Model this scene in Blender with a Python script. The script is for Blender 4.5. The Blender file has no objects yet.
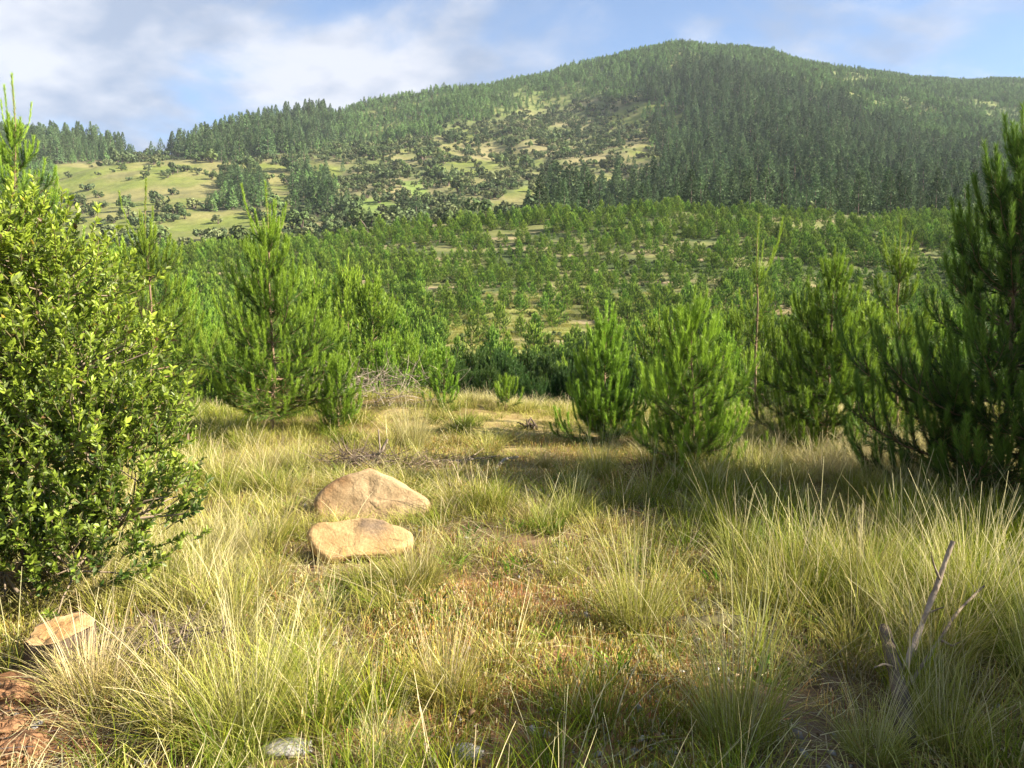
import bpy, math, random
import numpy as np
from mathutils import Vector

# ------------------------------------------------------------------ scene, camera, sky, sun
S = bpy.context.scene
R_ = math.radians
F_PX, CX, CY = 760.0, 512.0, 384.0
PITCH = math.atan(64.0 / F_PX)
EYE = 1.6
SUN_AZ, SUN_EL = R_(101.0), R_(30.0)

cam = bpy.data.cameras.new('camera')
cam.sensor_width = 36.0
cam.lens = F_PX / 1024.0 * 36.0
cam.clip_start, cam.clip_end = 0.05, 8000.0
cam_o = bpy.data.objects.new('camera', cam)
S.collection.objects.link(cam_o)
cam_o.location = (0, 0, EYE)
cam_o.rotation_euler = (math.pi / 2 - PITCH, 0, 0)
S.camera = cam_o

S.view_settings.view_transform = 'Standard'
S.view_settings.look = 'None'
S.view_settings.gamma = 1.0
S.view_settings.exposure = 1.9
S.render.resolution_x, S.render.resolution_y = 1024, 768
S.cycles.max_bounces = 8
S.cycles.diffuse_bounces = 3
S.cycles.transmission_bounces = 5
S.cycles.volume_bounces = 0

W = bpy.data.worlds.new('World')
S.world = W
W.use_nodes = True


def N(nt, typ, **kw):
    n = nt.nodes.new(typ)
    for k, v in kw.items():
        setattr(n, k, v)
    return n


def build_world():
    nt = W.node_tree
    nt.nodes.clear()
    L = nt.links.new
    out = N(nt, 'ShaderNodeOutputWorld')
    sky = N(nt, 'ShaderNodeTexSky', sky_type='NISHITA', sun_disc=False)
    sky.sun_elevation, sky.sun_rotation = SUN_EL, SUN_AZ
    sky.air_density, sky.dust_density, sky.ozone_density = 0.9, 0.25, 4.0
    bg = N(nt, 'ShaderNodeBackground')
    bg.inputs[1].default_value = 0.060
    L(sky.outputs[0], bg.inputs[0])
    tc = N(nt, 'ShaderNodeTexCoord')
    sp = N(nt, 'ShaderNodeSeparateXYZ')
    L(tc.outputs['Generated'], sp.inputs[0])

    def m(op, a, b=None, clamp=False):
        n = N(nt, 'ShaderNodeMath', operation=op, use_clamp=clamp)
        for i, v in enumerate((a, b)):
            if v is None:
                continue
            if isinstance(v, (int, float)):
                n.inputs[i].default_value = v
            else:
                L(v, n.inputs[i])
        return n.outputs[0]
    # the layer of cloud: a plane high above, seen in perspective
    den = m('ADD', m('MAXIMUM', sp.outputs[2], 0.0), 0.40)
    cx = m('DIVIDE', sp.outputs[0], den)
    cy = m('DIVIDE', sp.outputs[1], den)
    cb = N(nt, 'ShaderNodeCombineXYZ')
    L(cx, cb.inputs[0]); L(cy, cb.inputs[1])
    mp = N(nt, 'ShaderNodeMapping')
    mp.inputs['Location'].default_value = (CLOUD_OFF[0], CLOUD_OFF[1], CLOUD_OFF[2])
    mp.inputs['Rotation'].default_value = (0, 0, R_(18))
    mp.inputs['Scale'].default_value = (1.0, 1.25, 1)
    L(cb.outputs[0], mp.inputs[0])
    n1 = N(nt, 'ShaderNodeTexNoise')
    n1.inputs['Scale'].default_value = 2.0
    n1.inputs['Detail'].default_value = 7
    n1.inputs['Roughness'].default_value = 0.56
    n1.inputs['Distortion'].default_value = 0.25
    L(mp.outputs[0], n1.inputs['Vector'])
    # a bank of cloud over the west (left), thinning towards the sun side
    bank = m('MULTIPLY', cx, -0.15)
    v = m('ADD', n1.outputs[0], bank)
    mr = N(nt, 'ShaderNodeMapRange', interpolation_type='SMOOTHSTEP')
    mr.inputs[1].default_value, mr.inputs[2].default_value = 0.43, 0.60
    mr.inputs[3].default_value, mr.inputs[4].default_value = 0.0, 0.93
    L(v, mr.inputs[0])
    n2 = N(nt, 'ShaderNodeTexNoise')
    n2.inputs['Scale'].default_value = 4.6
    n2.inputs['Detail'].default_value = 6
    L(mp.outputs[0], n2.inputs['Vector'])
    cr = N(nt, 'ShaderNodeValToRGB')
    cr.color_ramp.elements[0].position = 0.41
    cr.color_ramp.elements[0].color = (0.28, 0.345, 0.48, 1)
    cr.color_ramp.elements[1].position = 0.59
    cr.color_ramp.elements[1].color = (0.60, 0.615, 0.68, 1)
    L(n2.outputs[0], cr.inputs[0])
    bg2 = N(nt, 'ShaderNodeBackground')
    bg2.inputs[1].default_value = 0.37
    L(cr.outputs[0], bg2.inputs[0])
    mix = N(nt, 'ShaderNodeMixShader')
    L(mr.outputs[0], mix.inputs[0])
    L(bg.outputs[0], mix.inputs[1]); L(bg2.outputs[0], mix.inputs[2])
    L(mix.outputs[0], out.inputs[0])


CLOUD_OFF = (6.6, 1.1, 9.0)
build_world()

sd = bpy.data.lights.new('sun', 'SUN')
sd.energy = 5.0
sd.angle = R_(0.5)
sd.color = (1.0, 0.90, 0.74)
sun = bpy.data.objects.new('sun', sd)
S.collection.objects.link(sun)
SDIR = Vector((math.sin(SUN_AZ) * math.cos(SUN_EL), math.cos(SUN_AZ) * math.cos(SUN_EL), math.sin(SUN_EL)))
sun.rotation_euler = SDIR.to_track_quat('Z', 'Y').to_euler()

# ------------------------------------------------------------------ helpers


def tag(o, label=None, cat=None, group=None, kind=None):
    if label: o['label'] = label
    if cat: o['category'] = cat
    if group: o['group'] = group
    if kind: o['kind'] = kind
    return o


def link(o):
    S.collection.objects.link(o)
    return o


def mesh(name, parts, mats, smooth=False):
    """parts: (V, F, C or None, material index); F rows of 3 or 4."""
    vs, cs, loops, starts, mi = [], [], [], [], []
    off, lo = 0, 0
    for V, F, C, k in parts:
        V = np.asarray(V, np.float32)
        F = np.asarray(F, np.int32)
        if len(V) == 0 or len(F) == 0:
            continue
        vs.append(V)
        if C is None:
            C = np.ones((len(V), 3))
        C = np.asarray(C, np.float32)
        if C.ndim == 1:
            C = np.tile(C, (len(V), 1))
        cs.append(C)
        w = F.shape[1]
        loops.append((F + off).ravel())
        starts.append(lo + np.arange(len(F), dtype=np.int32) * w)
        mi.append(np.full(len(F), k, np.int32))
        off += len(V)
        lo += F.size
    V = np.concatenate(vs); C = np.concatenate(cs)
    lp = np.concatenate(loops).astype(np.int32); st = np.concatenate(starts).astype(np.int32)
    me = bpy.data.meshes.new(name)
    me.vertices.add(len(V)); me.loops.add(len(lp)); me.polygons.add(len(st))
    me.vertices.foreach_set('co', V.ravel())
    me.loops.foreach_set('vertex_index', lp)
    me.polygons.foreach_set('loop_start', st)
    me.polygons.foreach_set('material_index', np.concatenate(mi))
    if smooth:
        me.polygons.foreach_set('use_smooth', np.ones(len(st), bool))
    a = me.attributes.new('Col', 'FLOAT_COLOR', 'POINT')
    a.data.foreach_set('color', np.concatenate([C, np.ones((len(C), 1), np.float32)], 1).astype(np.float32).ravel())
    for m in mats:
        me.materials.append(m)
    me.update(calc_edges=True)
    me.validate()
    return me


def obj(name, me, parent=None, loc=None, kind=None):
    o = link(bpy.data.objects.new(name, me))
    if parent is not None: o.parent = parent
    if loc is not None: o.location = loc
    if kind: o['kind'] = kind
    return o


def thing(name, label, cat, loc, rz=0.0, group=None, scale=1.0):
    o = link(bpy.data.objects.new(name, None))
    o.empty_display_size = 0.3
    o.location = loc
    o.rotation_euler = (0, 0, rz)
    o.scale = (scale,) * 3 if isinstance(scale, (int, float)) else scale
    return tag(o, label, cat, group)


def hash2(ix, iy, seed):
    h = (ix.astype(np.int64) * 374761393 + iy.astype(np.int64) * 668265263 + seed * 974634777) & 0x7fffffff
    h = ((h ^ (h >> 13)) * 1274126177) & 0x7fffffff
    h = h ^ (h >> 16)
    return (h & 0xffff) / 65535.0


def vnoise(x, y, seed=0):
    ix, iy = np.floor(x), np.floor(y)
    fx, fy = x - ix, y - iy
    fx = fx * fx * (3 - 2 * fx); fy = fy * fy * (3 - 2 * fy)
    a = hash2(ix, iy, seed); b = hash2(ix + 1, iy, seed)
    c = hash2(ix, iy + 1, seed); d = hash2(ix + 1, iy + 1, seed)
    return (a * (1 - fx) + b * fx) * (1 - fy) + (c * (1 - fx) + d * fx) * fy


def fbm(x, y, seed=0, octv=4, gain=0.5):
    t, a, n = 0.0, 1.0, 0.0
    for i in range(octv):
        t = t + a * (vnoise(x * 2 ** i + 17.3 * i, y * 2 ** i - 9.1 * i, seed + i) - 0.5)
        n += a
        a *= gain
    return t / n * 2       # about -1..1


def px_slopes(px, py):
    """photo pixel -> (x/y, z/y) of its line of sight from the eye"""
    a = (px - CX) / F_PX; b = -(py - CY) / F_PX
    dy = math.cos(PITCH) + b * math.sin(PITCH)
    dz = -math.sin(PITCH) + b * math.cos(PITCH)
    return a / dy, dz / dy


def to_px(x, y, z):
    y = np.maximum(y, 0.05)
    a = x; zz = z - EYE
    f = y * math.cos(PITCH) - zz * math.sin(PITCH)
    u = y * math.sin(PITCH) + zz * math.cos(PITCH)
    f = np.maximum(f, 0.05)
    return CX + F_PX * a / f, CY - F_PX * u / f


def inside(px, py, poly):
    r = np.zeros(np.shape(px), bool)
    n = len(poly)
    for i in range(n):
        x0, y0 = poly[i]; x1, y1 = poly[(i + 1) % n]
        if y0 == y1:
            continue
        c = ((y0 > py) != (y1 > py)) & (px < (x1 - x0) * (py - y0) / (y1 - y0) + x0)
        r ^= c
    return r


# ------------------------------------------------------------------ lie of the land
NEAR = [(12, 0.0, 'z'), (13.2, -0.03, 'z'), (15, -0.30, 'z'), (18, -1.0, 'z'), (24, -2.7, 'z'), (31, -4.5, 'z'), (42, -6.6, 'z'), (52, -7.0, 'z'), (60, -5.6, 'z')]
COLS = {   # photo column -> (distance, photo row of the ground there)
    -300: [(75, 356), (95, 332), (115, 308), (135, 291), (160, 275), (190, 264), (205, 264), (260, 272), (350, 240), (450, 210), (600, 178), (700, 158), (730, 157), (900, 180), (1300, 260), (1900, 320)],
    0: [(75, 356), (95, 332), (115, 308), (135, 291), (160, 273), (190, 262), (205, 261), (260, 266), (350, 236), (450, 206), (600, 172), (700, 153), (730, 152), (900, 172), (1300, 250), (1900, 310)],
    130: [(75, 355), (95, 331), (115, 305), (135, 287), (160, 267), (190, 256), (205, 255), (260, 260), (350, 230), (450, 196), (600, 158), (690, 144), (720, 143), (900, 165), (1300, 240), (1900, 300)],
    220: [(75, 354), (95, 330), (115, 302), (135, 284), (160, 263), (190, 251), (205, 250), (260, 255), (350, 226), (450, 194), (600, 160), (700, 142), (760, 137), (900, 148), (1300, 220), (1900, 300)],
    300: [(75, 353), (95, 329), (115, 300), (135, 281), (160, 259), (190, 245), (205, 244), (280, 248), (380, 212), (500, 182), (620, 162), (740, 140), (850, 124), (900, 122), (1050, 138), (1400, 220), (1900, 290)],
    400: [(75, 352), (95, 328), (115, 299), (135, 274), (160, 244), (190, 225), (205, 224), (290, 232), (400, 208), (540, 178), (700, 144), (860, 116), (1000, 101), (1060, 99), (1250, 125), (1500, 190), (1900, 270)],
    512: [(75, 352), (95, 328), (115, 298), (135, 273), (160, 241), (190, 220), (205, 219), (300, 227), (420, 204), (580, 168), (760, 130), (930, 102), (1100, 86), (1180, 82), (1350, 105), (1600, 170), (1900, 250)],
    600: [(75, 352), (95, 328), (115, 298), (135, 272), (160, 238), (190, 216), (205, 215), (300, 226), (420, 204), (580, 168), (760, 126), (930, 92), (1100, 68), (1200, 61), (1380, 85), (1600, 150), (1900, 240)],
    680: [(75, 353), (95, 329), (115, 298), (135, 271), (160, 236), (190, 213), (205, 213), (300, 224), (410, 198), (560, 158), (740, 112), (920, 72), (1100, 46), (1210, 41), (1380, 66), (1600, 140), (1900, 230)],
    760: [(75, 354), (95, 330), (115, 299), (135, 271), (160, 235), (190, 212), (205, 212), (300, 222), (400, 196), (550, 154), (730, 110), (920, 75), (1100, 57), (1210, 54), (1380, 76), (1600, 130), (1900, 220)],
    860: [(75, 355), (95, 331), (115, 300), (135, 272), (160, 236), (190, 214), (205, 214), (300, 223), (400, 200), (550, 164), (740, 124), (940, 94), (1110, 76), (1220, 74), (1330, 80), (1500, 69), (1560, 70), (1900, 160)],
    940: [(75, 356), (95, 332), (115, 301), (135, 273), (160, 238), (190, 216), (205, 216), (300, 224), (400, 203), (550, 172), (740, 136), (940, 110), (1120, 93), (1280, 86), (1420, 84), (1480, 84), (1600, 105), (1900, 180)],
    1024: [(75, 357), (95, 333), (115, 302), (135, 274), (160, 240), (190, 218), (205, 218), (300, 226), (400, 206), (550, 176), (740, 142), (940, 116), (1120, 98), (1300, 86), (1440, 82), (1500, 82), (1650, 105), (1900, 170)],
    1400: [(75, 360), (95, 336), (115, 306), (135, 278), (160, 246), (190, 224), (205, 224), (300, 230), (400, 210), (550, 182), (740, 148), (940, 122), (1120, 104), (1300, 92), (1440, 88), (1500, 88), (1650, 112), (1900, 180)],
}
LY = np.linspace(math.log(12.0), math.log(2000.0), 420)
UU = np.linspace(-1.15, 1.25, 121)


def gauss1(a, sig, axis):
    r = int(3 * sig) + 1
    k = np.exp(-0.5 * (np.arange(-r, r + 1) / sig) ** 2); k /= k.sum()
    pad = [(0, 0)] * a.ndim; pad[axis] = (r, r)
    b = np.pad(a, pad, mode='edge')
    return np.apply_along_axis(lambda v: np.convolve(v, k, mode='valid'), axis, b)


def make_table():
    us, zs = [], []
    for px in sorted(COLS):
        d, z = [], []
        for Y, zz, _ in NEAR:
            d.append(math.log(Y)); z.append(zz)
        for Y, py in COLS[px]:
            u, s = px_slopes(px, py)
            d.append(math.log(Y)); z.append(EYE + Y * s)
        us.append(px_slopes(px, 200)[0])
        zs.append(np.interp(LY, d, z))
    zs = np.array(zs)
    T = np.array([np.interp(UU, us, zs[:, j]) for j in range(len(LY))]).T
    T = gauss1(T, 2.5, 1)
    T = gauss1(T, 1.6, 0)
    return T


TAB = make_table()


def smooth(x, a, b):
    t = np.clip((x - a) / (b - a), 0, 1)
    return t * t * (3 - 2 * t)


def H(x, y):
    x = np.asarray(x, float); y = np.asarray(y, float)
    yy = np.clip(y, 12.0, 1999.0)
    u = np.clip(x / yy, UU[0], UU[-1] - 1e-6)
    fu = (u - UU[0]) / (UU[1] - UU[0]); iu = np.clip(fu.astype(int), 0, len(UU) - 2); fu = fu - iu
    fl = (np.log(yy) - LY[0]) / (LY[1] - LY[0]); il = np.clip(fl.astype(int), 0, len(LY) - 2); fl = fl - il
    z = (TAB[iu, il] * (1 - fu) + TAB[iu + 1, il] * fu) * (1 - fl) + (TAB[iu, il + 1] * (1 - fu) + TAB[iu + 1, il + 1] * fu) * fl
    z = z - (TAB[60, 0]) * (1 - smooth(y, 12, 16))
    # small bumps near, gullies and spurs far
    z = z + 0.05 * fbm(x * 0.9, y * 0.9, 3, 4) + 0.10 * fbm(x * 0.18, y * 0.18, 5, 2)
    z = z + 0.5 * fbm(x * 0.06, y * 0.06, 9, 3) * smooth(y, 25, 80)
    z = z + 1.7 * fbm(x / 34, y / 40, 11, 3) * smooth(y, 120, 185) * (1 - smooth(y, 260, 340))
    z = z + 5.0 * fbm(x / 60, y / 75, 12, 4) * smooth(y, 260, 480)
    g = 1 - np.abs(fbm(x / 150 + 0.25 * fbm(x / 90, y / 90, 31, 2), y / 420, 21, 3))
    z = z + 26.0 * (g - 0.75) * smooth(y, 380, 700) * (1 - 0.75 * smooth(y, 950, 1150))
    # a low bank of grass at the left rear of the clearing
    z = z + 0.28 * np.exp(-((x + 1.9) / 1.6) ** 2 - ((y - 12.6) / 1.5) ** 2)
    return z


def Hs(x, y):
    return float(H(np.array([x]), np.array([y]))[0])


def G(px, py):
    """where the line of sight through a photo pixel meets the near ground"""
    u, s = px_slopes(px, py)
    y = EYE / max(-s, 1e-3)
    for _ in range(6):
        y = (EYE - Hs(u * y, y)) / max(-s, 1e-3)
    return u * y, y


# ------------------------------------------------------------------ materials


def attr_mat(name, trans=0.35, rnd=0.25, rough=0.55, spec=0.25, hue=0.02, sat=1.0):
    """colour from the mesh, a random tone per object, light passing through the blades"""
    m = bpy.data.materials.new(name)
    m.use_nodes = True
    nt = m.node_tree; nt.nodes.clear(); L = nt.links.new
    out = N(nt, 'ShaderNodeOutputMaterial')
    at = N(nt, 'ShaderNodeAttribute', attribute_name='Col')
    oi = N(nt, 'ShaderNodeObjectInfo')
    hs = N(nt, 'ShaderNodeHueSaturation')
    mv = N(nt, 'ShaderNodeMapRange')
    mv.inputs[3].default_value, mv.inputs[4].default_value = 1 - rnd, 1 + rnd
    L(oi.outputs['Random'], mv.inputs[0])
    L(mv.outputs[0], hs.inputs['Value'])
    ml = N(nt, 'ShaderNodeMath', operation='MULTIPLY'); ml.inputs[1].default_value = 7.31
    L(oi.outputs['Random'], ml.inputs[0])
    fr = N(nt, 'ShaderNodeMath', operation='FRACT'); L(ml.outputs[0], fr.inputs[0])
    mh = N(nt, 'ShaderNodeMapRange')
    mh.inputs[3].default_value, mh.inputs[4].default_value = 0.5 - hue, 0.5 + hue
    L(fr.outputs[0], mh.inputs[0]); L(mh.outputs[0], hs.inputs['Hue'])
    hs.inputs['Saturation'].default_value = sat
    L(at.outputs['Color'], hs.inputs['Color'])
    df = N(nt, 'ShaderNodeBsdfPrincipled')
    df.inputs['Roughness'].default_value = rough
    df.inputs['Specular IOR Level'].default_value = spec
    L(hs.outputs[0], df.inputs['Base Color'])
    tr = N(nt, 'ShaderNodeBsdfTranslucent')
    L(hs.outputs[0], tr.inputs['Color'])
    mx = N(nt, 'ShaderNodeMixShader'); mx.inputs[0].default_value = trans
    L(df.outputs[0], mx.inputs[1]); L(tr.outputs[0], mx.inputs[2])
    L((mx if trans > 0 else df).outputs[0], out.inputs[0])
    return m


def solid_mat(name, c1, c2, scale=8.0, rough=0.9, bump=0.3, detail=8, c3=None, stretch=None, usecol=False, lo=0.35, hi=0.65, bdist=0.02):
    m = bpy.data.materials.new(name)
    m.use_nodes = True
    nt = m.node_tree; L = nt.links.new
    b = nt.nodes['Principled BSDF']
    b.inputs['Roughness'].default_value = rough
    b.inputs['Specular IOR Level'].default_value = 0.2
    tc = N(nt, 'ShaderNodeTexCoord')
    mp = N(nt, 'ShaderNodeMapping')
    if stretch: mp.inputs['Scale'].default_value = stretch
    L(tc.outputs['Object'], mp.inputs[0])
    n = N(nt, 'ShaderNodeTexNoise')
    n.inputs['Scale'].default_value = scale
    n.inputs['Detail'].default_value = detail
    n.inputs['Roughness'].default_value = 0.65
    L(mp.outputs[0], n.inputs['Vector'])
    cr = N(nt, 'ShaderNodeValToRGB')
    cr.color_ramp.elements[0].position = lo; cr.color_ramp.elements[0].color = (*c1, 1)
    cr.color_ramp.elements[1].position = hi; cr.color_ramp.elements[1].color = (*c2, 1)
    if c3 is not None:
        e = cr.color_ramp.elements.new(min(hi + 0.12, 0.99)); e.color = (*c3, 1)
    L(n.outputs[0], cr.inputs[0])
    src = cr.outputs[0]
    if usecol:
        at = N(nt, 'ShaderNodeAttribute', attribute_name='Col')
        mu = N(nt, 'ShaderNodeMix', data_type='RGBA', blend_type='MULTIPLY')
        mu.inputs[0].default_value = 1.0
        L(src, mu.inputs[6]); L(at.outputs['Color'], mu.inputs[7])
        src = mu.outputs[2]
    L(src, b.inputs['Base Color'])
    n2 = N(nt, 'ShaderNodeTexNoise')
    n2.inputs['Scale'].default_value = scale * 3.1
    n2.inputs['Detail'].default_value = 8
    L(mp.outputs[0], n2.inputs['Vector'])
    bp = N(nt, 'ShaderNodeBump'); bp.inputs['Strength'].default_value = bump; bp.inputs['Distance'].default_value = bdist
    L(n2.outputs[0], bp.inputs['Height']); L(bp.outputs[0], b.inputs['Normal'])
    return m


M_needle = attr_mat('needles', 0.30, 0.16, 0.5, 0.3, 0.012)
M_slope = attr_mat('slope_needles', 0.12, 0.20, 0.6, 0.2, 0.015)
M_far = attr_mat('far_foliage', 0.12, 0.42, 0.7, 0.1, 0.010)
M_leaf = attr_mat('leaves', 0.48, 0.05, 0.42, 0.4, 0.005)
M_grass = attr_mat('grass_blades', 0.28, 0.24, 0.6, 0.15, 0.022, sat=1.14)
M_bark = attr_mat('bark', 0.0, 0.15, 0.9, 0.1, 0.01)
M_soil = solid_mat('soil', (0.145, 0.085, 0.048), (0.27, 0.185, 0.11), 2.2, 0.95, 0.9, c3=(0.40, 0.30, 0.15), usecol=True)
M_hill = solid_mat('hill_turf', (0.80, 0.80, 0.80), (1.15, 1.15, 1.1), 0.09, 0.95, 0.4, usecol=True, bdist=0.4)
M_hill2 = solid_mat('mountain_turf', (0.70, 0.74, 0.72), (1.2, 1.18, 1.1), 0.05, 0.95, 0.6, usecol=True, bdist=1.5)
M_stone = solid_mat('tan_stone', (0.33, 0.225, 0.115), (0.50, 0.375, 0.21), 3.0, 0.85, 0.6, c3=(0.58, 0.48, 0.32), usecol=True, bdist=0.03)


def crack_stone(m):
    nt = m.node_tree; L = nt.links.new
    b = nt.nodes['Principled BSDF']
    src = b.inputs['Base Color'].links[0].from_socket
    tc = N(nt, 'ShaderNodeTexCoord')
    wn = N(nt, 'ShaderNodeTexNoise'); wn.inputs['Scale'].default_value = 6.0; wn.inputs['Detail'].default_value = 5
    L(tc.outputs['Object'], wn.inputs['Vector'])
    ad = N(nt, 'ShaderNodeMix', data_type='RGBA', blend_type='LINEAR_LIGHT'); ad.inputs[0].default_value = 0.14
    L(tc.outputs['Object'], ad.inputs[6]); L(wn.outputs['Color'], ad.inputs[7])
    vo = N(nt, 'ShaderNodeTexVoronoi', feature='DISTANCE_TO_EDGE'); vo.inputs['Scale'].default_value = 2.6
    L(ad.outputs[2], vo.inputs['Vector'])
    ck = N(nt, 'ShaderNodeMapRange'); ck.inputs[1].default_value = 0.0; ck.inputs[2].default_value = 0.018; ck.inputs[3].default_value = 0.74; ck.inputs[4].default_value = 1.0
    L(vo.outputs['Distance'], ck.inputs[0])
    g = N(nt, 'ShaderNodeTexNoise'); g.inputs['Scale'].default_value = 70.0; g.inputs['Detail'].default_value = 4
    L(tc.outputs['Object'], g.inputs['Vector'])
    gr = N(nt, 'ShaderNodeMapRange'); gr.inputs[1].default_value = 0.3; gr.inputs[2].default_value = 0.7; gr.inputs[3].default_value = 0.80; gr.inputs[4].default_value = 1.14
    L(g.outputs[0], gr.inputs[0])
    mu = N(nt, 'ShaderNodeMath', operation='MULTIPLY'); L(ck.outputs[0], mu.inputs[0]); L(gr.outputs[0], mu.inputs[1])
    mx = N(nt, 'ShaderNodeMix', data_type='RGBA', blend_type='MULTIPLY'); mx.inputs[0].default_value = 1.0
    cb = N(nt, 'ShaderNodeCombineColor')
    for i in range(3): L(mu.outputs[0], cb.inputs[i])
    L(src, mx.inputs[6]); L(cb.outputs[0], mx.inputs[7]); L(mx.outputs[2], b.inputs['Base Color'])
    bp = N(nt, 'ShaderNodeBump'); bp.inputs['Strength'].default_value = 0.5; bp.inputs['Distance'].default_value = 0.006
    L(mu.outputs[0], bp.inputs['Height']); L(b.inputs['Normal'].links[0].from_socket, bp.inputs['Normal']); L(bp.outputs[0], b.inputs['Normal'])


crack_stone(M_stone)
M_dead = solid_mat('dead_wood', (0.12, 0.095, 0.075), (0.36, 0.31, 0.25), 9.0, 0.85, 0.8, stretch=(1, 1, 0.3), usecol=True)
M_clay = solid_mat('clay', (0.13, 0.062, 0.03), (0.31, 0.17, 0.085), 9.0, 0.95, 1.0, bdist=0.04)
M_greystone = solid_mat('grey_stone', (0.16, 0.15, 0.14), (0.38, 0.36, 0.33), 9.0, 0.9, 0.6)

# ------------------------------------------------------------------ blades, tubes, needles


def ribbons(base, az, t0, bend, ln, wd, c0, c1, segs=4, curl=None, pw=1.4, taper=1.0):
    """n curved blades: V, F, C"""
    n = len(az)
    s = np.linspace(0, 1, segs + 1)
    ang = t0[:, None] + bend[:, None] * s[None, :] ** pw
    step = (ln / segs)[:, None]
    mid = 0.5 * (ang[:, 1:] + ang[:, :-1])
    r = np.concatenate([np.zeros((n, 1)), np.cumsum(np.sin(mid) * step, 1)], 1)
    z = np.concatenate([np.zeros((n, 1)), np.cumsum(np.cos(mid) * step, 1)], 1)
    a = az[:, None] + (curl[:, None] * s[None, :] if curl is not None else 0)
    P = np.stack([base[:, 0:1] + r * np.cos(a), base[:, 1:2] + r * np.sin(a), base[:, 2:3] + z], 2)
    tw = az + np.pi / 2 + np.random.RandomState(n).uniform(-1.2, 1.2, n)
    side = np.stack([np.cos(tw), np.sin(tw), np.zeros(n)], 1)
    w = wd[:, None] * (1 - s[None, :] ** 2 * 0.92 * taper)
    A = P + side[:, None, :] * w[:, :, None] * 0.5
    B = P - side[:, None, :] * w[:, :, None] * 0.5
    V = np.stack([A, B], 2).reshape(n, -1, 3)
    k = 2 * (segs + 1)
    q = np.array([[2 * i, 2 * i + 1, 2 * i + 3, 2 * i + 2] for i in range(segs)])
    F = (np.arange(n)[:, None, None] * k + q[None]).reshape(-1, 4)
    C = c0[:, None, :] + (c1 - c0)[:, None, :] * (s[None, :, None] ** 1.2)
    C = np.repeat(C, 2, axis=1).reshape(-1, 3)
    return V.reshape(-1, 3), F, C


def tube(P, r, sides=6, col=(0.2, 0.15, 0.1), cap=True):
    P = np.asarray(P, float); K = len(P)
    r = np.broadcast_to(np.asarray(r, float), (K,))
    T = np.gradient(P, axis=0)
    T /= np.linalg.norm(T, axis=1, keepdims=True) + 1e-9
    ref = np.array([0.0, 0.0, 1.0]) if abs(T[:, 2]).mean() < 0.8 else np.array([1.0, 0.0, 0.0])
    A = np.cross(T, ref); A /= np.linalg.norm(A, axis=1, keepdims=True) + 1e-9
    B = np.cross(T, A)
    ph = np.arange(sides) / sides * 2 * np.pi
    V = P[:, None, :] + r[:, None, None] * (np.cos(ph)[None, :, None] * A[:, None, :] + np.sin(ph)[None, :, None] * B[:, None, :])
    V = V.reshape(-1, 3)
    F = []
    for i in range(K - 1):
        for j in range(sides):
            j2 = (j + 1) % sides
            F.append((i * sides + j, i * sides + j2, (i + 1) * sides + j2, (i + 1) * sides + j))
    F = np.array(F)
    if cap:
        n0 = len(V)
        V = np.concatenate([V, P[:1], P[-1:]])
        cp = [(n0, (j + 1) % sides, j, j) for j in range(sides)] + [(n0 + 1, (K - 1) * sides + j, (K - 1) * sides + (j + 1) % sides, (K - 1) * sides + (j + 1) % sides) for j in range(sides)]
        tri = np.array([c[:3] for c in cp])
    else:
        tri = np.zeros((0, 3), int)
    col = np.asarray(col, float)
    C = np.tile(col, (len(V), 1))
    return V, F, C, tri


def tube_parts(lst, k=0):
    """a list of (P, r, sides, col) as mesh parts with material index k"""
    vs, fs, cs, ts, off = [], [], [], [], 0
    for P, r, sd_, col in lst:
        V, F, C, T = tube(P, r, sd_, col)
        vs.append(V); fs.append(F + off); cs.append(C); ts.append(T + off); off += len(V)
    V = np.concatenate(vs); C = np.concatenate(cs)
    return [(V, np.concatenate(fs), C, k), (V, np.concatenate(ts), C, k)]


def path(base, az, el0, el1, L, K, pw=1.0, curl=0.0):
    s = np.linspace(0, 1, K)
    el = el0 + (el1 - el0) * s ** pw
    a = az + curl * s
    m = 0.5 * (el[1:] + el[:-1]); am = 0.5 * (a[1:] + a[:-1])
    st = L / (K - 1)
    d = np.stack([np.cos(m) * np.cos(am), np.cos(m) * np.sin(am), np.sin(m)], 1) * st
    return np.concatenate([[base], base + np.cumsum(d, 0)])


def lerp_path(P, t):
    K = len(P)
    f = t * (K - 1); i = int(min(K - 2, math.floor(f))); f -= i
    d = P[i + 1] - P[i]
    return P[i] + d * f, d / (np.linalg.norm(d) + 1e-9)


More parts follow.
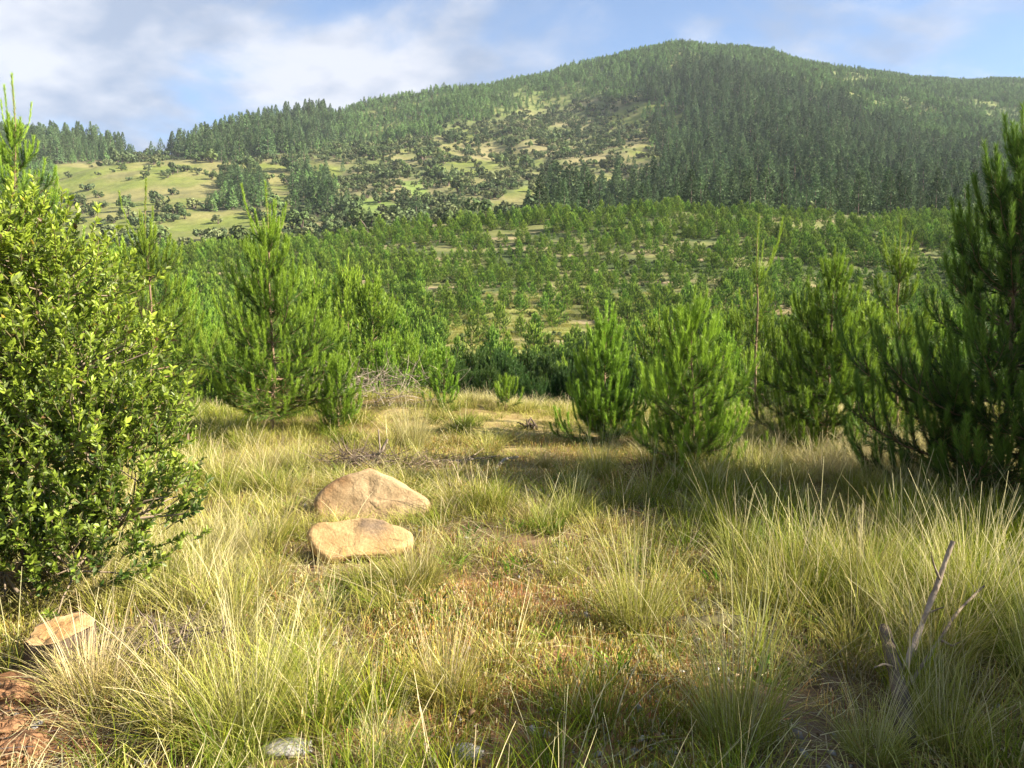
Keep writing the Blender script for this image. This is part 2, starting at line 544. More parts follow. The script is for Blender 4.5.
def needles(shoots, rng, nw, c_old, c_new, orient=0.0):
    """shoots: (pts K x 3, needles per metre, needle length, angle, newness, start)"""
    K = 5
    PP, nn, nl, al, nw_, t0 = [], [], [], [], [], []
    for P, d, l, a, ne, t in shoots:
        s = np.linspace(0, 1, len(P)); q = np.linspace(0, 1, K)
        P = np.stack([np.interp(q, s, P[:, i]) for i in range(3)], 1)
        ln = np.linalg.norm(np.diff(P, axis=0), axis=1).sum()
        c = ln * (1 - t) * d
        c = int(c) + (rng.random_sample() < c - int(c))
        PP.append(P); nn.append(c); nl.append(l); al.append(a); nw_.append(ne); t0.append(t)
    PP = np.array(PP); nn = np.array(nn)
    ix = np.repeat(np.arange(len(PP)), nn)
    n = len(ix)
    nl = np.array(nl)[ix]; al = np.array(al)[ix]; ne = np.array(nw_)[ix]; t0 = np.array(t0)[ix]
    t = t0 + (1 - t0) * rng.random_sample(n)
    f = np.clip(t, 0, 0.9999) * (K - 1); i = f.astype(int); f = (f - i)[:, None]
    p = PP[ix, i] * (1 - f) + PP[ix, i + 1] * f
    T = PP[ix, i + 1] - PP[ix, i]
    T /= np.linalg.norm(T, axis=1, keepdims=True) + 1e-9
    rv = rng.normal(size=(n, 3))
    Nn = rv - (rv * T).sum(1, keepdims=True) * T
    Nn /= np.linalg.norm(Nn, axis=1, keepdims=True) + 1e-9
    al = al * rng.uniform(0.6, 1.35, n)
    d = T * np.cos(al)[:, None] + Nn * np.sin(al)[:, None]
    rad = p * np.array((1, 1, 0)); rad /= np.linalg.norm(rad, axis=1, keepdims=True) + 1e-6
    sd = np.cross(d, rng.normal(size=(n, 3)) * (1 - orient) + orient * 2 * (rad + np.array((0, 0, 0.5))))
    sd /= np.linalg.norm(sd, axis=1, keepdims=True) + 1e-9
    l = nl * rng.uniform(0.7, 1.2, n)
    w = nw * rng.uniform(0.8, 1.2, n)
    tip = p + d * l[:, None]
    tip[:, 2] -= 0.10 * l * (1 - ne)
    V = np.stack([p + sd * w[:, None] * 0.5, p - sd * w[:, None] * 0.5, tip], 1).reshape(-1, 3)
    F = np.arange(3 * n).reshape(-1, 3)
    k = np.clip(ne + rng.normal(0, 0.12, n), 0, 1)[:, None]
    c = (np.array(c_old) * (1 - k) + np.array(c_new) * k) * rng.uniform(0.75, 1.25, n)[:, None]
    br = rng.random_sample(n) < (0.02 + 0.10 * (p[:, 2] < 0.24 * p[:, 2].max())) * (1 - ne)
    c[br] = np.array((0.24, 0.14, 0.05)) * rng.uniform(0.7, 1.2, br.sum())[:, None]
    return V, F, np.repeat(c, 3, 0)


OLD, NEW = (0.040, 0.098, 0.013), (0.33, 0.48, 0.050)


def pine(seed, H_, Rr, dens=300, nw=0.0042, nl=0.10, whorl=0.36, per=6, side_sp=0.11, leader=0.20, bare=0.05,
         bsides=5, wide=0.75, sparse=1.0, new=0.5, old=OLD, newc=NEW, up=1.0, candle=1.0, low=0.5, shoots_up=0.4, K=6, orient=0.0, fill=0.0, airy=0.0):
    """a young pine: tapering stem, whorls of branches that sweep upward, brushes of needles, upright pale candles"""
    rng = np.random.RandomState(seed)
    bark = np.array((0.22, 0.15, 0.095))
    tz = np.linspace(0, 1, 9)
    wob = np.cumsum(rng.normal(0, 0.012, (9, 2)), 0) * H_ * 0.5
    wob -= wob[0]
    TP = np.stack([wob[:, 0], wob[:, 1], tz * H_], 1)
    r0 = 0.0055 * H_ + 0.007
    tubes = [(TP, r0 * (1 - tz * 0.86), 7 if bsides > 3 else 4, bark)]
    sh = []

    def at(h):
        return np.array([np.interp(h / H_, tz, TP[:, 0]), np.interp(h / H_, tz, TP[:, 1]), h])
    # leader
    lp = np.array([at(h) for h in np.linspace(H_ * (1 - leader), H_, 5)])
    sh.append((lp, dens * 1.1, nl * 0.75, 0.42, 0.65, 0.0))
    sh.append((np.array([at(h) for h in np.linspace(H_ * (1 - leader * 0.35), H_, 4)]), dens * 1.5, nl * 0.45, 0.30, 0.95, 0.0))
    for q in range(rng.randint(4, 8)):        # candles beside the leader
        b = at(H_ * (1 - leader * rng.uniform(0.75, 1.0)))
        sh.append((path(b, rng.uniform(0, 6.28), R_(35), R_(86), H_ * leader * rng.uniform(0.45, 0.9), 5, 0.6), dens * 1.3, nl * 0.6, 0.42, 0.8, 0.0))
    h = bare * H_ + 0.05
    a0 = rng.uniform(0, 6.28)
    htop = H_ * (1 - leader * 0.75)
    while h < htop:
        rel = (h - bare * H_) / (htop - bare * H_)
        prof = (1 - rel * 0.95) ** wide * (low + (1 - low) * min(1.0, rel / 0.22))
        n = max(3, int(round(per + rng.randint(-1, 2))))
        for k in range(n + int(fill * n)):
            if rng.random_sample() > sparse:
                continue
            az = a0 + k * 2 * np.pi / n + rng.normal(0, 0.25)
            L = Rr * prof * rng.uniform(0.58, 1.28) + 0.015 * H_
            e0 = R_(-4 + 42 * rel * up + rng.normal(0, 9)); e1 = R_(26 + 50 * rel ** 0.7 + rng.normal(0, 11))
            if k >= n:
                L *= rng.uniform(0.3, 0.62); az += rng.uniform(0, 1); e0 += R_(rng.uniform(-12, 25))
            P = path(at(h + rng.normal(0, 0.04)), az, e0, e1, L * 1.18, K, 1.3, rng.normal(0, 0.25))
            rb = 0.0035 + 0.007 * L
            tubes.append((P, np.linspace(rb, rb * 0.35, K), bsides, bark * rng.uniform(0.8, 1.15)))
            ny = new * (0.35 + 0.65 * rng.random_sample())
            sh.append((P, dens, nl, 0.66, 0.04 + 0.10 * ny, 0.22))
            _, T = lerp_path(P, 0.99)
            cl = candle * (0.15 + 0.20 * rng.random_sample()) * min(1.0, 0.5 + L)
            sh.append((path(P[-1], az, e1, R_(84), cl * 1.25, 4, 0.6), dens * 2.1, nl * 0.62, 0.50, 0.55 + 0.45 * ny, 0.0))
            ns = int(L / side_sp)
            for j in range(ns):
                t = 0.14 + 0.83 * (j + rng.random_sample()) / max(ns, 1)
                b, T = lerp_path(P, t)
                sa = az + (1 if j % 2 else -1) * rng.uniform(0.5, 1.15)
                sl = (0.12 + 0.36 * L * (1.15 - t)) * rng.uniform(0.7, 1.25)
                vert = rng.random_sample() < shoots_up
                q0 = math.asin(max(-0.9, min(0.95, T[2]))) + rng.normal(0.1, 0.15)
                Q = path(b, sa, q0, R_(rng.uniform(62, 86)) if vert else q0 + R_(rng.uniform(5, 30)), sl, 5, 1.0)
                if bsides > 3 and sl > 0.12:
                    tubes.append((Q, np.linspace(rb * 0.5, rb * 0.25, 5), 3, bark))
                sh.append((Q, dens, nl * 0.92, 0.55, 0.10 + 0.28 * ny, 0.08))
                if vert or rng.random_sample() < 0.75:
                    sh.append((path(Q[-1], sa, R_(62), R_(85), cl * rng.uniform(0.5, 0.95), 4, 0.6), dens * 2.0, nl * 0.58, 0.48, 0.5 + 0.5 * ny, 0.0))
        a0 += 0.6
        h += whorl * rng.uniform(0.75, 1.25) * (0.85 + 0.55 * rel * airy)
    V, F, C = needles(sh, rng, nw, old, newc, orient)
    return tube_parts(tubes), [(V, F, C, 0)]


def pine_thing(name, label, x, y, tr, cr, group=None, rz=0.0, scale=1.0, z=None):
    """thing > trunk, crown; tr and cr are meshes that copies may share"""
    t = thing(name, label, 'pine tree', (x, y, (Hs(x, y) if z is None else z) - 0.03), rz, group, scale)
    obj('trunk', tr, t)
    obj('crown', cr, t, kind='stuff')
    return t


def both(seed, name, **kw):
    a, b = pine(seed, **kw)
    return mesh('trunk_' + name, a, [M_bark], True), mesh('crown_' + name, b, [M_needle]), a, b


LIB = {}


def lib(name):
    """a shelf of shapes that the masses draw on; it is in no scene"""
    if name not in LIB:
        LIB[name] = bpy.data.collections.new(name)
    return LIB[name]


def shelf(coll, i, parts, mats, smooth=False):
    me = mesh('%s_%02d' % (coll, i), parts, mats, smooth)
    lib(coll).objects.link(bpy.data.objects.new('%s_%02d' % (coll, i), me))
    return me


def scatter(name, coll, P, rot, scl, idx, label, cat):
    """one mass of many copies: points that carry which shape, how turned, how big"""
    me = bpy.data.meshes.new(name)
    n = len(P)
    me.vertices.add(n)
    me.vertices.foreach_set('co', np.asarray(P, np.float32).ravel())
    a = me.attributes.new('rot', 'FLOAT_VECTOR', 'POINT'); a.data.foreach_set('vector', np.asarray(rot, np.float32).ravel())
    a = me.attributes.new('scl', 'FLOAT_VECTOR', 'POINT'); a.data.foreach_set('vector', np.asarray(scl, np.float32).ravel())
    a = me.attributes.new('idx', 'INT', 'POINT'); a.data.foreach_set('value', np.asarray(idx, np.int32))
    o = obj(name, me)
    tag(o, label, cat, kind='stuff')
    ng = bpy.data.node_groups.new('scatter_' + name, 'GeometryNodeTree')
    ng.interface.new_socket('Geometry', in_out='INPUT', socket_type='NodeSocketGeometry')
    ng.interface.new_socket('Geometry', in_out='OUTPUT', socket_type='NodeSocketGeometry')
    L = ng.links.new
    gi = ng.nodes.new('NodeGroupInput'); go = ng.nodes.new('NodeGroupOutput')
    ci = ng.nodes.new('GeometryNodeCollectionInfo')
    ci.inputs['Collection'].default_value = lib(coll)
    ci.inputs['Separate Children'].default_value = True
    ci.inputs['Reset Children'].default_value = True
    ip = ng.nodes.new('GeometryNodeInstanceOnPoints')
    ip.inputs['Pick Instance'].default_value = True

    def na(nm, typ):
        q = ng.nodes.new('GeometryNodeInputNamedAttribute'); q.data_type = typ
        q.inputs['Name'].default_value = nm
        return q.outputs['Attribute']
    er = ng.nodes.new('FunctionNodeEulerToRotation')
    L(na('rot', 'FLOAT_VECTOR'), er.inputs[0])
    L(gi.outputs[0], ip.inputs['Points'])
    L(ci.outputs[0], ip.inputs['Instance'])
    L(na('idx', 'INT'), ip.inputs['Instance Index'])
    L(er.outputs[0], ip.inputs['Rotation'])
    L(na('scl', 'FLOAT_VECTOR'), ip.inputs['Scale'])
    L(ip.outputs[0], go.inputs[0])
    md = o.modifiers.new('scatter', 'NODES'); md.node_group = ng
    return o


# ------------------------------------------------------------------ what covers the hills
FIELD = [
    [(40, 242), (58, 165), (112, 148), (150, 152), (245, 158), (330, 166), (345, 178), (330, 190), (300, 190), (285, 200), (300, 222), (270, 246), (120, 250)],
    [(345, 200), (380, 199), (398, 208), (392, 222), (360, 218)],
    [(398, 184), (428, 184), (424, 202), (404, 198)],
    [(462, 222), (500, 200), (545, 180), (575, 168), (640, 178), (664, 198), (655, 218), (600, 220), (540, 222)],
]
FIELD_BIT = [[(440, 165), (520, 150), (560, 160), (500, 178), (450, 190)], [(610, 112), (650, 98), (690, 112), (676, 160), (650, 178), (628, 160)],
             [(395, 150), (470, 132), (490, 142), (410, 165)], [(870, 108), (930, 104), (945, 118), (880, 126)], [(362, 118), (418, 95), (428, 105), (374, 127)]]
TALL = [
    [(128, 152), (150, 120), (300, 108), (345, 128), (330, 150), (245, 160)],
    [(-60, 172), (-60, 110), (180, 100), (180, 157), (125, 157), (60, 168)],
    [(640, 92), (700, 66), (800, 88), (870, 118), (955, 150), (1060, 160), (1060, 225), (680, 225), (672, 180), (655, 140)],
    [(205, 208), (232, 172), (262, 176), (262, 210)], [(285, 215), (300, 175), (335, 180), (348, 215)],
    [(525, 222), (545, 204), (690, 198), (720, 224)],
]
SCRUB = [[(330, 232), (345, 165), (400, 140), (520, 112), (640, 95), (690, 130), (690, 222), (480, 226)], [(180, 160), (300, 150), (560, 130), (560, 100), (640, 92), (690, 130), (640, 190), (360, 190)],
         [(120, 250), (120, 205), (290, 195), (350, 240)]]


def any_in(px, py, polys):
    r = np.zeros(np.shape(px), bool)
    for p in polys:
        r |= inside(px, py, p)
    return r


def cover(x, y, z):
    """0 grass field, 1 tall pines, 2 scrub, 3 young forest, for land beyond the plantation slope"""
    px, py = to_px(x, y, z)
    px = px + 20 * fbm(x / 30, y / 40, 41, 4); py = py + 9 * fbm(x / 30, y / 40, 47, 4)
    c = np.full(np.shape(px), 3)
    c[any_in(px, py, SCRUB)] = 2
    c[any_in(px, py, TALL)] = 1
    bit = any_in(px, py, FIELD_BIT)
    c[bit & (fbm(x / 9, y / 12, 53, 3) > -0.05)] = 0
    c[(c == 3) & (fbm(x / 55, y / 85, 54, 3) > np.where(px < 620, 0.10, 0.17))] = 4
    c[(c >= 3) & (y < 430)] = 2
    f = any_in(px, py, FIELD)
    c[f & (c != 1)] = 0
    return c, px, py


# ------------------------------------------------------------------ ground, slopes, mountain


def grid_faces(nr, nc):
    i = np.arange(nr - 1)[:, None] * nc + np.arange(nc - 1)[None, :]
    return np.stack([i, i + 1, i + nc + 1, i + nc], -1).reshape(-1, 4)


def near_cover(x, y):
    """bare soil / tall grass shares on the near ground, and how high the grass stands"""
    px, py = to_px(x, y, 0 * x)
    wx = px + 26 * fbm(x * 1.3, y * 1.3, 61, 3); wy = py + 14 * fbm(x * 1.3, y * 1.3, 67, 3)
    tall = np.full(np.shape(x), 0.85)
    hgt = np.full(np.shape(x), 0.66)
    front = inside(wx, wy, [(385, 605), (470, 580), (560, 585), (640, 615), (700, 670), (720, 800), (330, 800), (375, 690)])
    pathz = inside(wx, wy, [(470, 428), (600, 424), (660, 480), (640, 503), (560, 508), (440, 500), (465, 470)])
    soil = inside(wx, wy, [(-200, 640), (25, 672), (80, 705), (120, 738), (190, 775), (-200, 900)])
    rear = inside(wx, wy, [(380, 425), (500, 440), (470, 490), (390, 470)])
    tall[front] = 0.26; hgt[front] = 0.55
    tall[pathz] = 0.02; hgt[pathz] = 0.5
    tall[soil] = 0.05; hgt[soil] = 0.4
    tall[rear] = 0.35
    hgt = hgt * np.where(y > 9.5, 0.72, 1.0)
    left = (px < 375) & (py > 545) & ~soil
    tall[left] = 1.0; hgt[left] = 0.60; tall[left] = 0.86
    right = px > 700
    hgt[right & (py > 520)] = 0.90
    tall[right & (py > 520)] = 0.86
    bl = inside(px, py, [(285, 545), (430, 545), (445, 640), (280, 640)])
    hgt[bl] = np.minimum(hgt[bl], 0.40)
    bl = inside(px, py, [(280, 470), (450, 470), (450, 545), (280, 545)])
    hgt[bl] = np.minimum(hgt[bl], 0.34)
    st = inside(px, py, [(15, 640), (100, 640), (110, 690), (10, 690)])
    hgt[st] = np.minimum(hgt[st], 0.30)
    return tall, hgt, front | pathz | rear, soil, px, py


def make_ground():
    xs = np.arange(-15, 15.01, 0.085); ys = np.arange(-1.0, 20.01, 0.085)
    X, Y = np.meshgrid(xs, ys)
    Z = H(X, Y)
    tall, hgt, bare, soil, px, py = near_cover(X, Y)
    Z = Z + 0.022 * fbm(X * 5, Y * 5, 71, 4) + soil * 0.05 * np.abs(fbm(X * 3.3, Y * 3.3, 75, 3))
    e = np.minimum(np.minimum(X + 15, 15 - X), np.minimum(Y + 1, 20 - Y))
    Z = Z - 0.4 * (1 - smooth(e, 0, 1.6))
    g = smooth(fbm(X * 0.7, Y * 0.7, 77, 3), -0.3, 0.4)[..., None]
    C = np.array((0.85, 0.85, 0.74)) * (1 - g) + np.array((0.62, 0.62, 0.58)) * g
    C = np.where(soil[..., None], np.array((1.0, 0.78, 0.62)), C)
    C = np.where((bare & ~soil)[..., None], np.where((Y > 5.5)[..., None], np.array((1.22, 1.32, 1.20)), np.array((1.40, 1.12, 0.90))), C)
    far = smooth(Y, 8, 11)[..., None]
    C = C * (1 - far) + C * np.array((1.25, 1.35, 1.0)) * far
    me = mesh('ground', [(np.stack([X, Y, Z], -1).reshape(-1, 3), grid_faces(*X.shape), C.reshape(-1, 3), 0)], [M_soil], True)
    return tag(obj('ground', me), kind='structure')


ground = make_ground()

CLEAR = [(448, 322), (520, 308), (600, 312), (622, 338), (575, 356), (445, 362)]


def make_slopes():
    rows = [np.arange(-70, 0, 3.0), np.arange(0, 20, 0.8), np.arange(20, 66, 0.9), np.arange(66, 205, 1.0)]
    Ya = np.concatenate(rows)
    Yb = [Ya[-1]]
    while Yb[-1] < 1880:
        Yb.append(Yb[-1] * 1.0085)
    Yb = np.array(Yb)
    t = np.linspace(-1, 1, 341)

    def lay(Yr):
        X = t[None, :] * (32 + 1.12 * np.maximum(Yr, 0))[:, None]
        Y = np.repeat(Yr[:, None], len(t), 1)
        return X, Y, H(X, Y)
    X, Y, Z = lay(Ya)
    inn = (1 - smooth(np.abs(X), 12.8, 15.2)) * smooth(Y, -3, 0.5) * (1 - smooth(Y, 18, 20))
    Z = Z - 0.30 * inn
    # faint planting terraces on the slope across the valley
    Z = Z + 0.16 * np.sin(Y / 3.0 * 2 * np.pi + 1.5 * fbm(X / 40, Y / 40, 81, 2)) * smooth(Y, 66, 76)
    px, py = to_px(X, Y, Z)
    n = smooth(fbm(X / 7, Y / 4, 83, 4), -0.35, 0.35)[..., None]
    C = np.array((0.055, 0.078, 0.024)) * (1 - n) + np.array((0.165, 0.17, 0.058)) * n
    cl = inside(px + 8 * fbm(X / 5, Y / 5, 85, 2), py, CLEAR)[..., None]
    C = np.where(cl, np.array((0.19, 0.20, 0.062)) * (0.55 + 0.7 * n), C)
    soilm = (smooth(fbm(X / 12, Y / 2.2, 87, 3), 0.25, 0.5))[..., None]
    C = C * (1 - soilm) + np.array((0.30, 0.235, 0.135)) * soilm
    V = np.stack([X, Y, Z], -1).reshape(-1, 3)
    tag(obj('hillside', mesh('hillside', [(V, grid_faces(*X.shape), C.reshape(-1, 3), 0)], [M_hill], True)), kind='structure')
    X, Y, Z = lay(Yb)
    c, px, py = cover(X, Y, Z)
    n = smooth(fbm(X / 26, Y / 30, 91, 4), -0.35, 0.35)[..., None]
    pal = np.array([(0.145, 0.172, 0.036), (0.075, 0.09, 0.038), (0.115, 0.135, 0.045), (0.085, 0.12, 0.036), (0.115, 0.15, 0.042)])
    pal2 = np.array([(0.195, 0.18, 0.07), (0.12, 0.115, 0.055), (0.215, 0.19, 0.09), (0.11, 0.14, 0.046), (0.17, 0.18, 0.06)])
    C = pal[c] * (1 - n) + pal2[c] * n
    bright = any_in(px, py, [FIELD[1], FIELD[2]])[..., None]
    C = np.where(bright, np.array((0.16, 0.215, 0.05)), C)
    V = np.stack([X, Y, Z], -1).reshape(-1, 3)
    tag(obj('mountain', mesh('mountain', [(V, grid_faces(*X.shape), C.reshape(-1, 3), 0)], [M_hill2], True)), kind='structure')


make_slopes()

# ------------------------------------------------------------------ near pines: each its own shape
NEAR_PINES = [
    # px, py base, py top, half-width px, label, parameters
    (26, 436, 70, 92, 'tall pine at the left edge rising behind the leafy bush', dict(per=7, dens=300, new=0.5, leader=0.24, wide=0.95)),
    (150, 424, 176, 74, 'loose pine with thin pale leader between leafy bush and broad pine', dict(per=6, dens=300, new=0.75, leader=0.30, sparse=0.9)),
    (272, 434, 182, 70, 'broad bright pine with bare lower trunk left of the boulders', dict(per=8, dens=340, new=0.65, leader=0.27, bare=0.10, low=0.85, whorl=0.30)),
    (338, 432, 352, 20, 'small bushy pine tucked at the right foot of the broad pine', dict(per=5, dens=330, new=0.8, whorl=0.18, side_sp=0.09, leader=0.2)),
    (444, 413, 346, 18, 'little upright pine on the grass bank with yellowish tips', dict(per=4, dens=300, new=0.8, whorl=0.2, leader=0.25)),
    (506, 411, 374, 14, 'tiny pine seedling in front of the dark valley pines', dict(per=4, dens=300, new=0.6, whorl=0.18, leader=0.3)),
    (604, 444, 300, 40, 'darker bushy pine beside the brightest yellow-green pine', dict(per=8, dens=400, new=0.42, whorl=0.22, leader=0.24, low=0.9, fill=0.8, old=(0.048, 0.105, 0.016))),
    (694, 476, 284, 52, 'bushy yellow-green pine with dense bright shoots in mid clearing', dict(per=7, dens=400, new=1.15, whorl=0.22, leader=0.24, low=0.70, wide=0.85, shoots_up=0.6, fill=0.9, side_sp=0.10)),
    (756, 436, 214, 38, 'spindly sparse pine with one long thin bare leader', dict(per=4, fill=0.4, dens=240, new=0.45, leader=0.34, sparse=0.75, low=0.9)),
    (826, 454, 244, 64, 'airy pine with tufted top just left of the big dark pine', dict(per=8, dens=400, new=0.55, leader=0.16, low=0.9, fill=0.8, side_sp=0.105)),
    (896, 446, 214, 46, 'slim pine with long spire leaning beside the big dark pine', dict(per=6, dens=330, new=0.55, leader=0.24, fill=0.7)),
    (1002, 508, 104, 124, 'big dark pine filling the right edge with long upcurved shoots', dict(per=7, dens=420, new=0.25, leader=0.20, low=1.0, wide=0.80, nl=0.115, whorl=0.33, candle=1.15, fill=0.8, bare=0.02, side_sp=0.10, old=(0.026, 0.060, 0.012), newc=(0.22, 0.33, 0.045))),  # its own shade is put into the darker needle colours
]


def near_pines():
    for i, (px, pb, pt, hw, label, kw) in enumerate(NEAR_PINES):
        x, y = G(px, pb)
        h = Hs(x, y)
        _, s = px_slopes(px, pt)
        Hh = EYE + y * s - h
        rad = hw / F_PX * y
        nw = max(0.0042, 0.00056 * y)
        k = dict(H_=Hh, Rr=rad, nw=nw)
        k.update(kw)
        k['per'] += 1; k['fill'] = kw.get('fill', 0.5); k['airy'] = 1.0; k['wide'] = kw.get('wide', 0.92); k['whorl'] = k.get('whorl', 0.36) * 0.85; k['side_sp'] = kw.get('side_sp', 0.125); k['dens'] *= 1.25; k['nl'] = k.get('nl', 0.10); k['nw'] *= 0.92
        a, b = pine(300 + i, **k)
        pine_thing('young_pine', label, x, y, mesh('pine_trunk', a, [M_bark], True), mesh('pine_crown', b, [M_needle]), 'young pines around the clearing', z=h)


near_pines()

# pines just outside the right of the frame: their shade falls on the corner of the picture
sh_t, sh_c, _, _ = both(77, 'shade', H_=3.9, Rr=1.75, dens=330, nw=0.007, nl=0.12, per=9, whorl=0.27, low=0.95, wide=0.6)
pine_thing('young_pine', 'pine standing outside the frame beyond the lower right corner', 5.5, 1.7, sh_t, sh_c, 'pines right of the frame', 0.0, 0.84)
pine_thing('young_pine', 'pine standing outside the frame below the right edge', 7.2, 1.9, sh_t, sh_c, 'pines right of the frame', 2.0, 0.9)
pine_thing('young_pine', 'pine standing outside the frame in front of the big dark pine', 6.5, 5.6, sh_t, sh_c, 'pines right of the frame', 1.0, 0.98)

# ------------------------------------------------------------------ pines beyond the edge of the clearing and on the slope
MID = []
for i in range(5):
    MID.append(both(500 + i, 'mid%d' % i, H_=3.6, Rr=0.95 + 0.1 * (i % 3), dens=110, nw=0.016, nl=0.13, per=8, side_sp=0.13, bsides=3, whorl=0.33, low=0.85, new=0.5, leader=0.24))
SLOPE = []
for i in range(6):
    tr_, cr_, pa, pb = both(600 + i, 'slope%d' % i, H_=3.2, Rr=1.0 + 0.13 * (i % 3), dens=62, nw=0.055, nl=0.17, per=8, side_sp=0.26, bsides=3, whorl=0.5, new=0.5, leader=0.2, K=4,
                            old=(0.066, 0.142, 0.022), newc=(0.31, 0.45, 0.058), low=0.85, orient=0.7)
    cr_.materials[0] = M_slope
    SLOPE.append((tr_, cr_))
    shelf('slope_pines', i, [(V, F, C, 0) for V, F, C, _ in pa] + [(V, F, C, 1) for V, F, C, _ in pb], [M_bark, M_slope])


MID_SHADE = []  # needle colours darkened to stand in for the shade of the dip
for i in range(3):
    MID_SHADE.append(both(520 + i, 'middark%d' % i, H_=3.6, Rr=1.15, dens=140, nw=0.014, nl=0.14, per=9, side_sp=0.12, bsides=3, whorl=0.30, low=0.9, new=0.12, leader=0.2, old=(0.034, 0.072, 0.018), newc=(0.10, 0.18, 0.035)))


def mid_pines():
    rng = np.random.RandomState(11)
    pts = []
    # photo columns and rows of the tops seen past the edge of the clearing
    spots = [(110, 232, 21), (185, 262, 24), (60, 250, 26), (205, 330, 20), (232, 320, 26), (310, 262, 20), (345, 250, 24), (372, 262, 22), (395, 290, 27), (330, 300, 22),
             (412, 325, 25), (385, 332, 20), (430, 340, 30), (60, 330, 20), (120, 300, 19), (160, 320, 26),
             (560, 352, 28), (585, 340, 33), (640, 330, 30), (655, 300, 26), (668, 318, 21), (725, 320, 24), (735, 300, 30), (775, 310, 26), (790, 330, 21), (800, 290, 28),
             (850, 300, 26), (868, 290, 21), (905, 320, 24), (940, 300, 28), (980, 280, 24), (1010, 290, 27), (720, 345, 36), (690, 320, 34), (830, 320, 33), (770, 345, 40), (250, 300, 33), (290, 290, 30)]
    for px, pt, y in spots:
        u, s = px_slopes(px, pt)
        x = u * y
        z = Hs(x, y)
        hh = (EYE + y * s - z)
        if hh < 1.2: hh = 1.2
        where = 'behind the leafy bush' if px < 180 else ('behind the broad bright pine' if px < 320 else ('behind the grass bank' if px < 450 else ('behind the darker bushy pine' if px < 660 else ('behind the spindly pine' if px < 812 else 'behind the slim pine and big dark pine'))))
        pts.append((x, y, z, hh, 'mid-sized young pine beyond the clearing edge, ' + where))
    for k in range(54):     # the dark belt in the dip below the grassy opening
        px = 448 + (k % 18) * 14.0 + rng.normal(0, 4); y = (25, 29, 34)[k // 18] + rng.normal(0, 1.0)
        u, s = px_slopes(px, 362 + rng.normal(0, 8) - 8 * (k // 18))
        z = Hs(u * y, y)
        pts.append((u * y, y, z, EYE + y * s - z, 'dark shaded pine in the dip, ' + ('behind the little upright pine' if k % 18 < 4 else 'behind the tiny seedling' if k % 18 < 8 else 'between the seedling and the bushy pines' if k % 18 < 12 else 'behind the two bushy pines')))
    for k in range(40):     # tall pines in the valley right of the view line that shade the dip
        y = rng.uniform(26, 52); x = rng.uniform(0.36, 0.95) * y
        z = Hs(x, y)
        top = px_slopes(512, 318 + rng.normal(0, 10))[1]
        hh = min(7.0, max(2.5, EYE + y * top - z))
        pts.append((x, y, z, hh, 'young pine in the valley behind the right-hand pines of the clearing'))
    for k in range(24):
        y = rng.uniform(24, 52); x = rng.uniform(-0.85, -0.12) * y
        z = Hs(x, y)
        top = px_slopes(512, 312 + rng.normal(0, 12))[1]
        hh = min(7.0, max(2.5, EYE + y * top - z))
        pts.append((x, y, z, hh, 'young pine in the valley behind the left-hand pines of the clearing'))
    for i, (x, y, z, hh, lab) in enumerate(pts):
        tr, cr, _, _ = MID_SHADE[i % 3] if lab.startswith('dark') else MID[i % 5]
        sc = hh / 3.6
        wd = sc ** 0.75 * rng.uniform(0.9, 1.15)
        pine_thing('valley_pine', lab, x, y, tr, cr, 'pines in the valley below the clearing', rng.uniform(0, 6.28), (wd, wd, sc), z=z)


mid_pines()


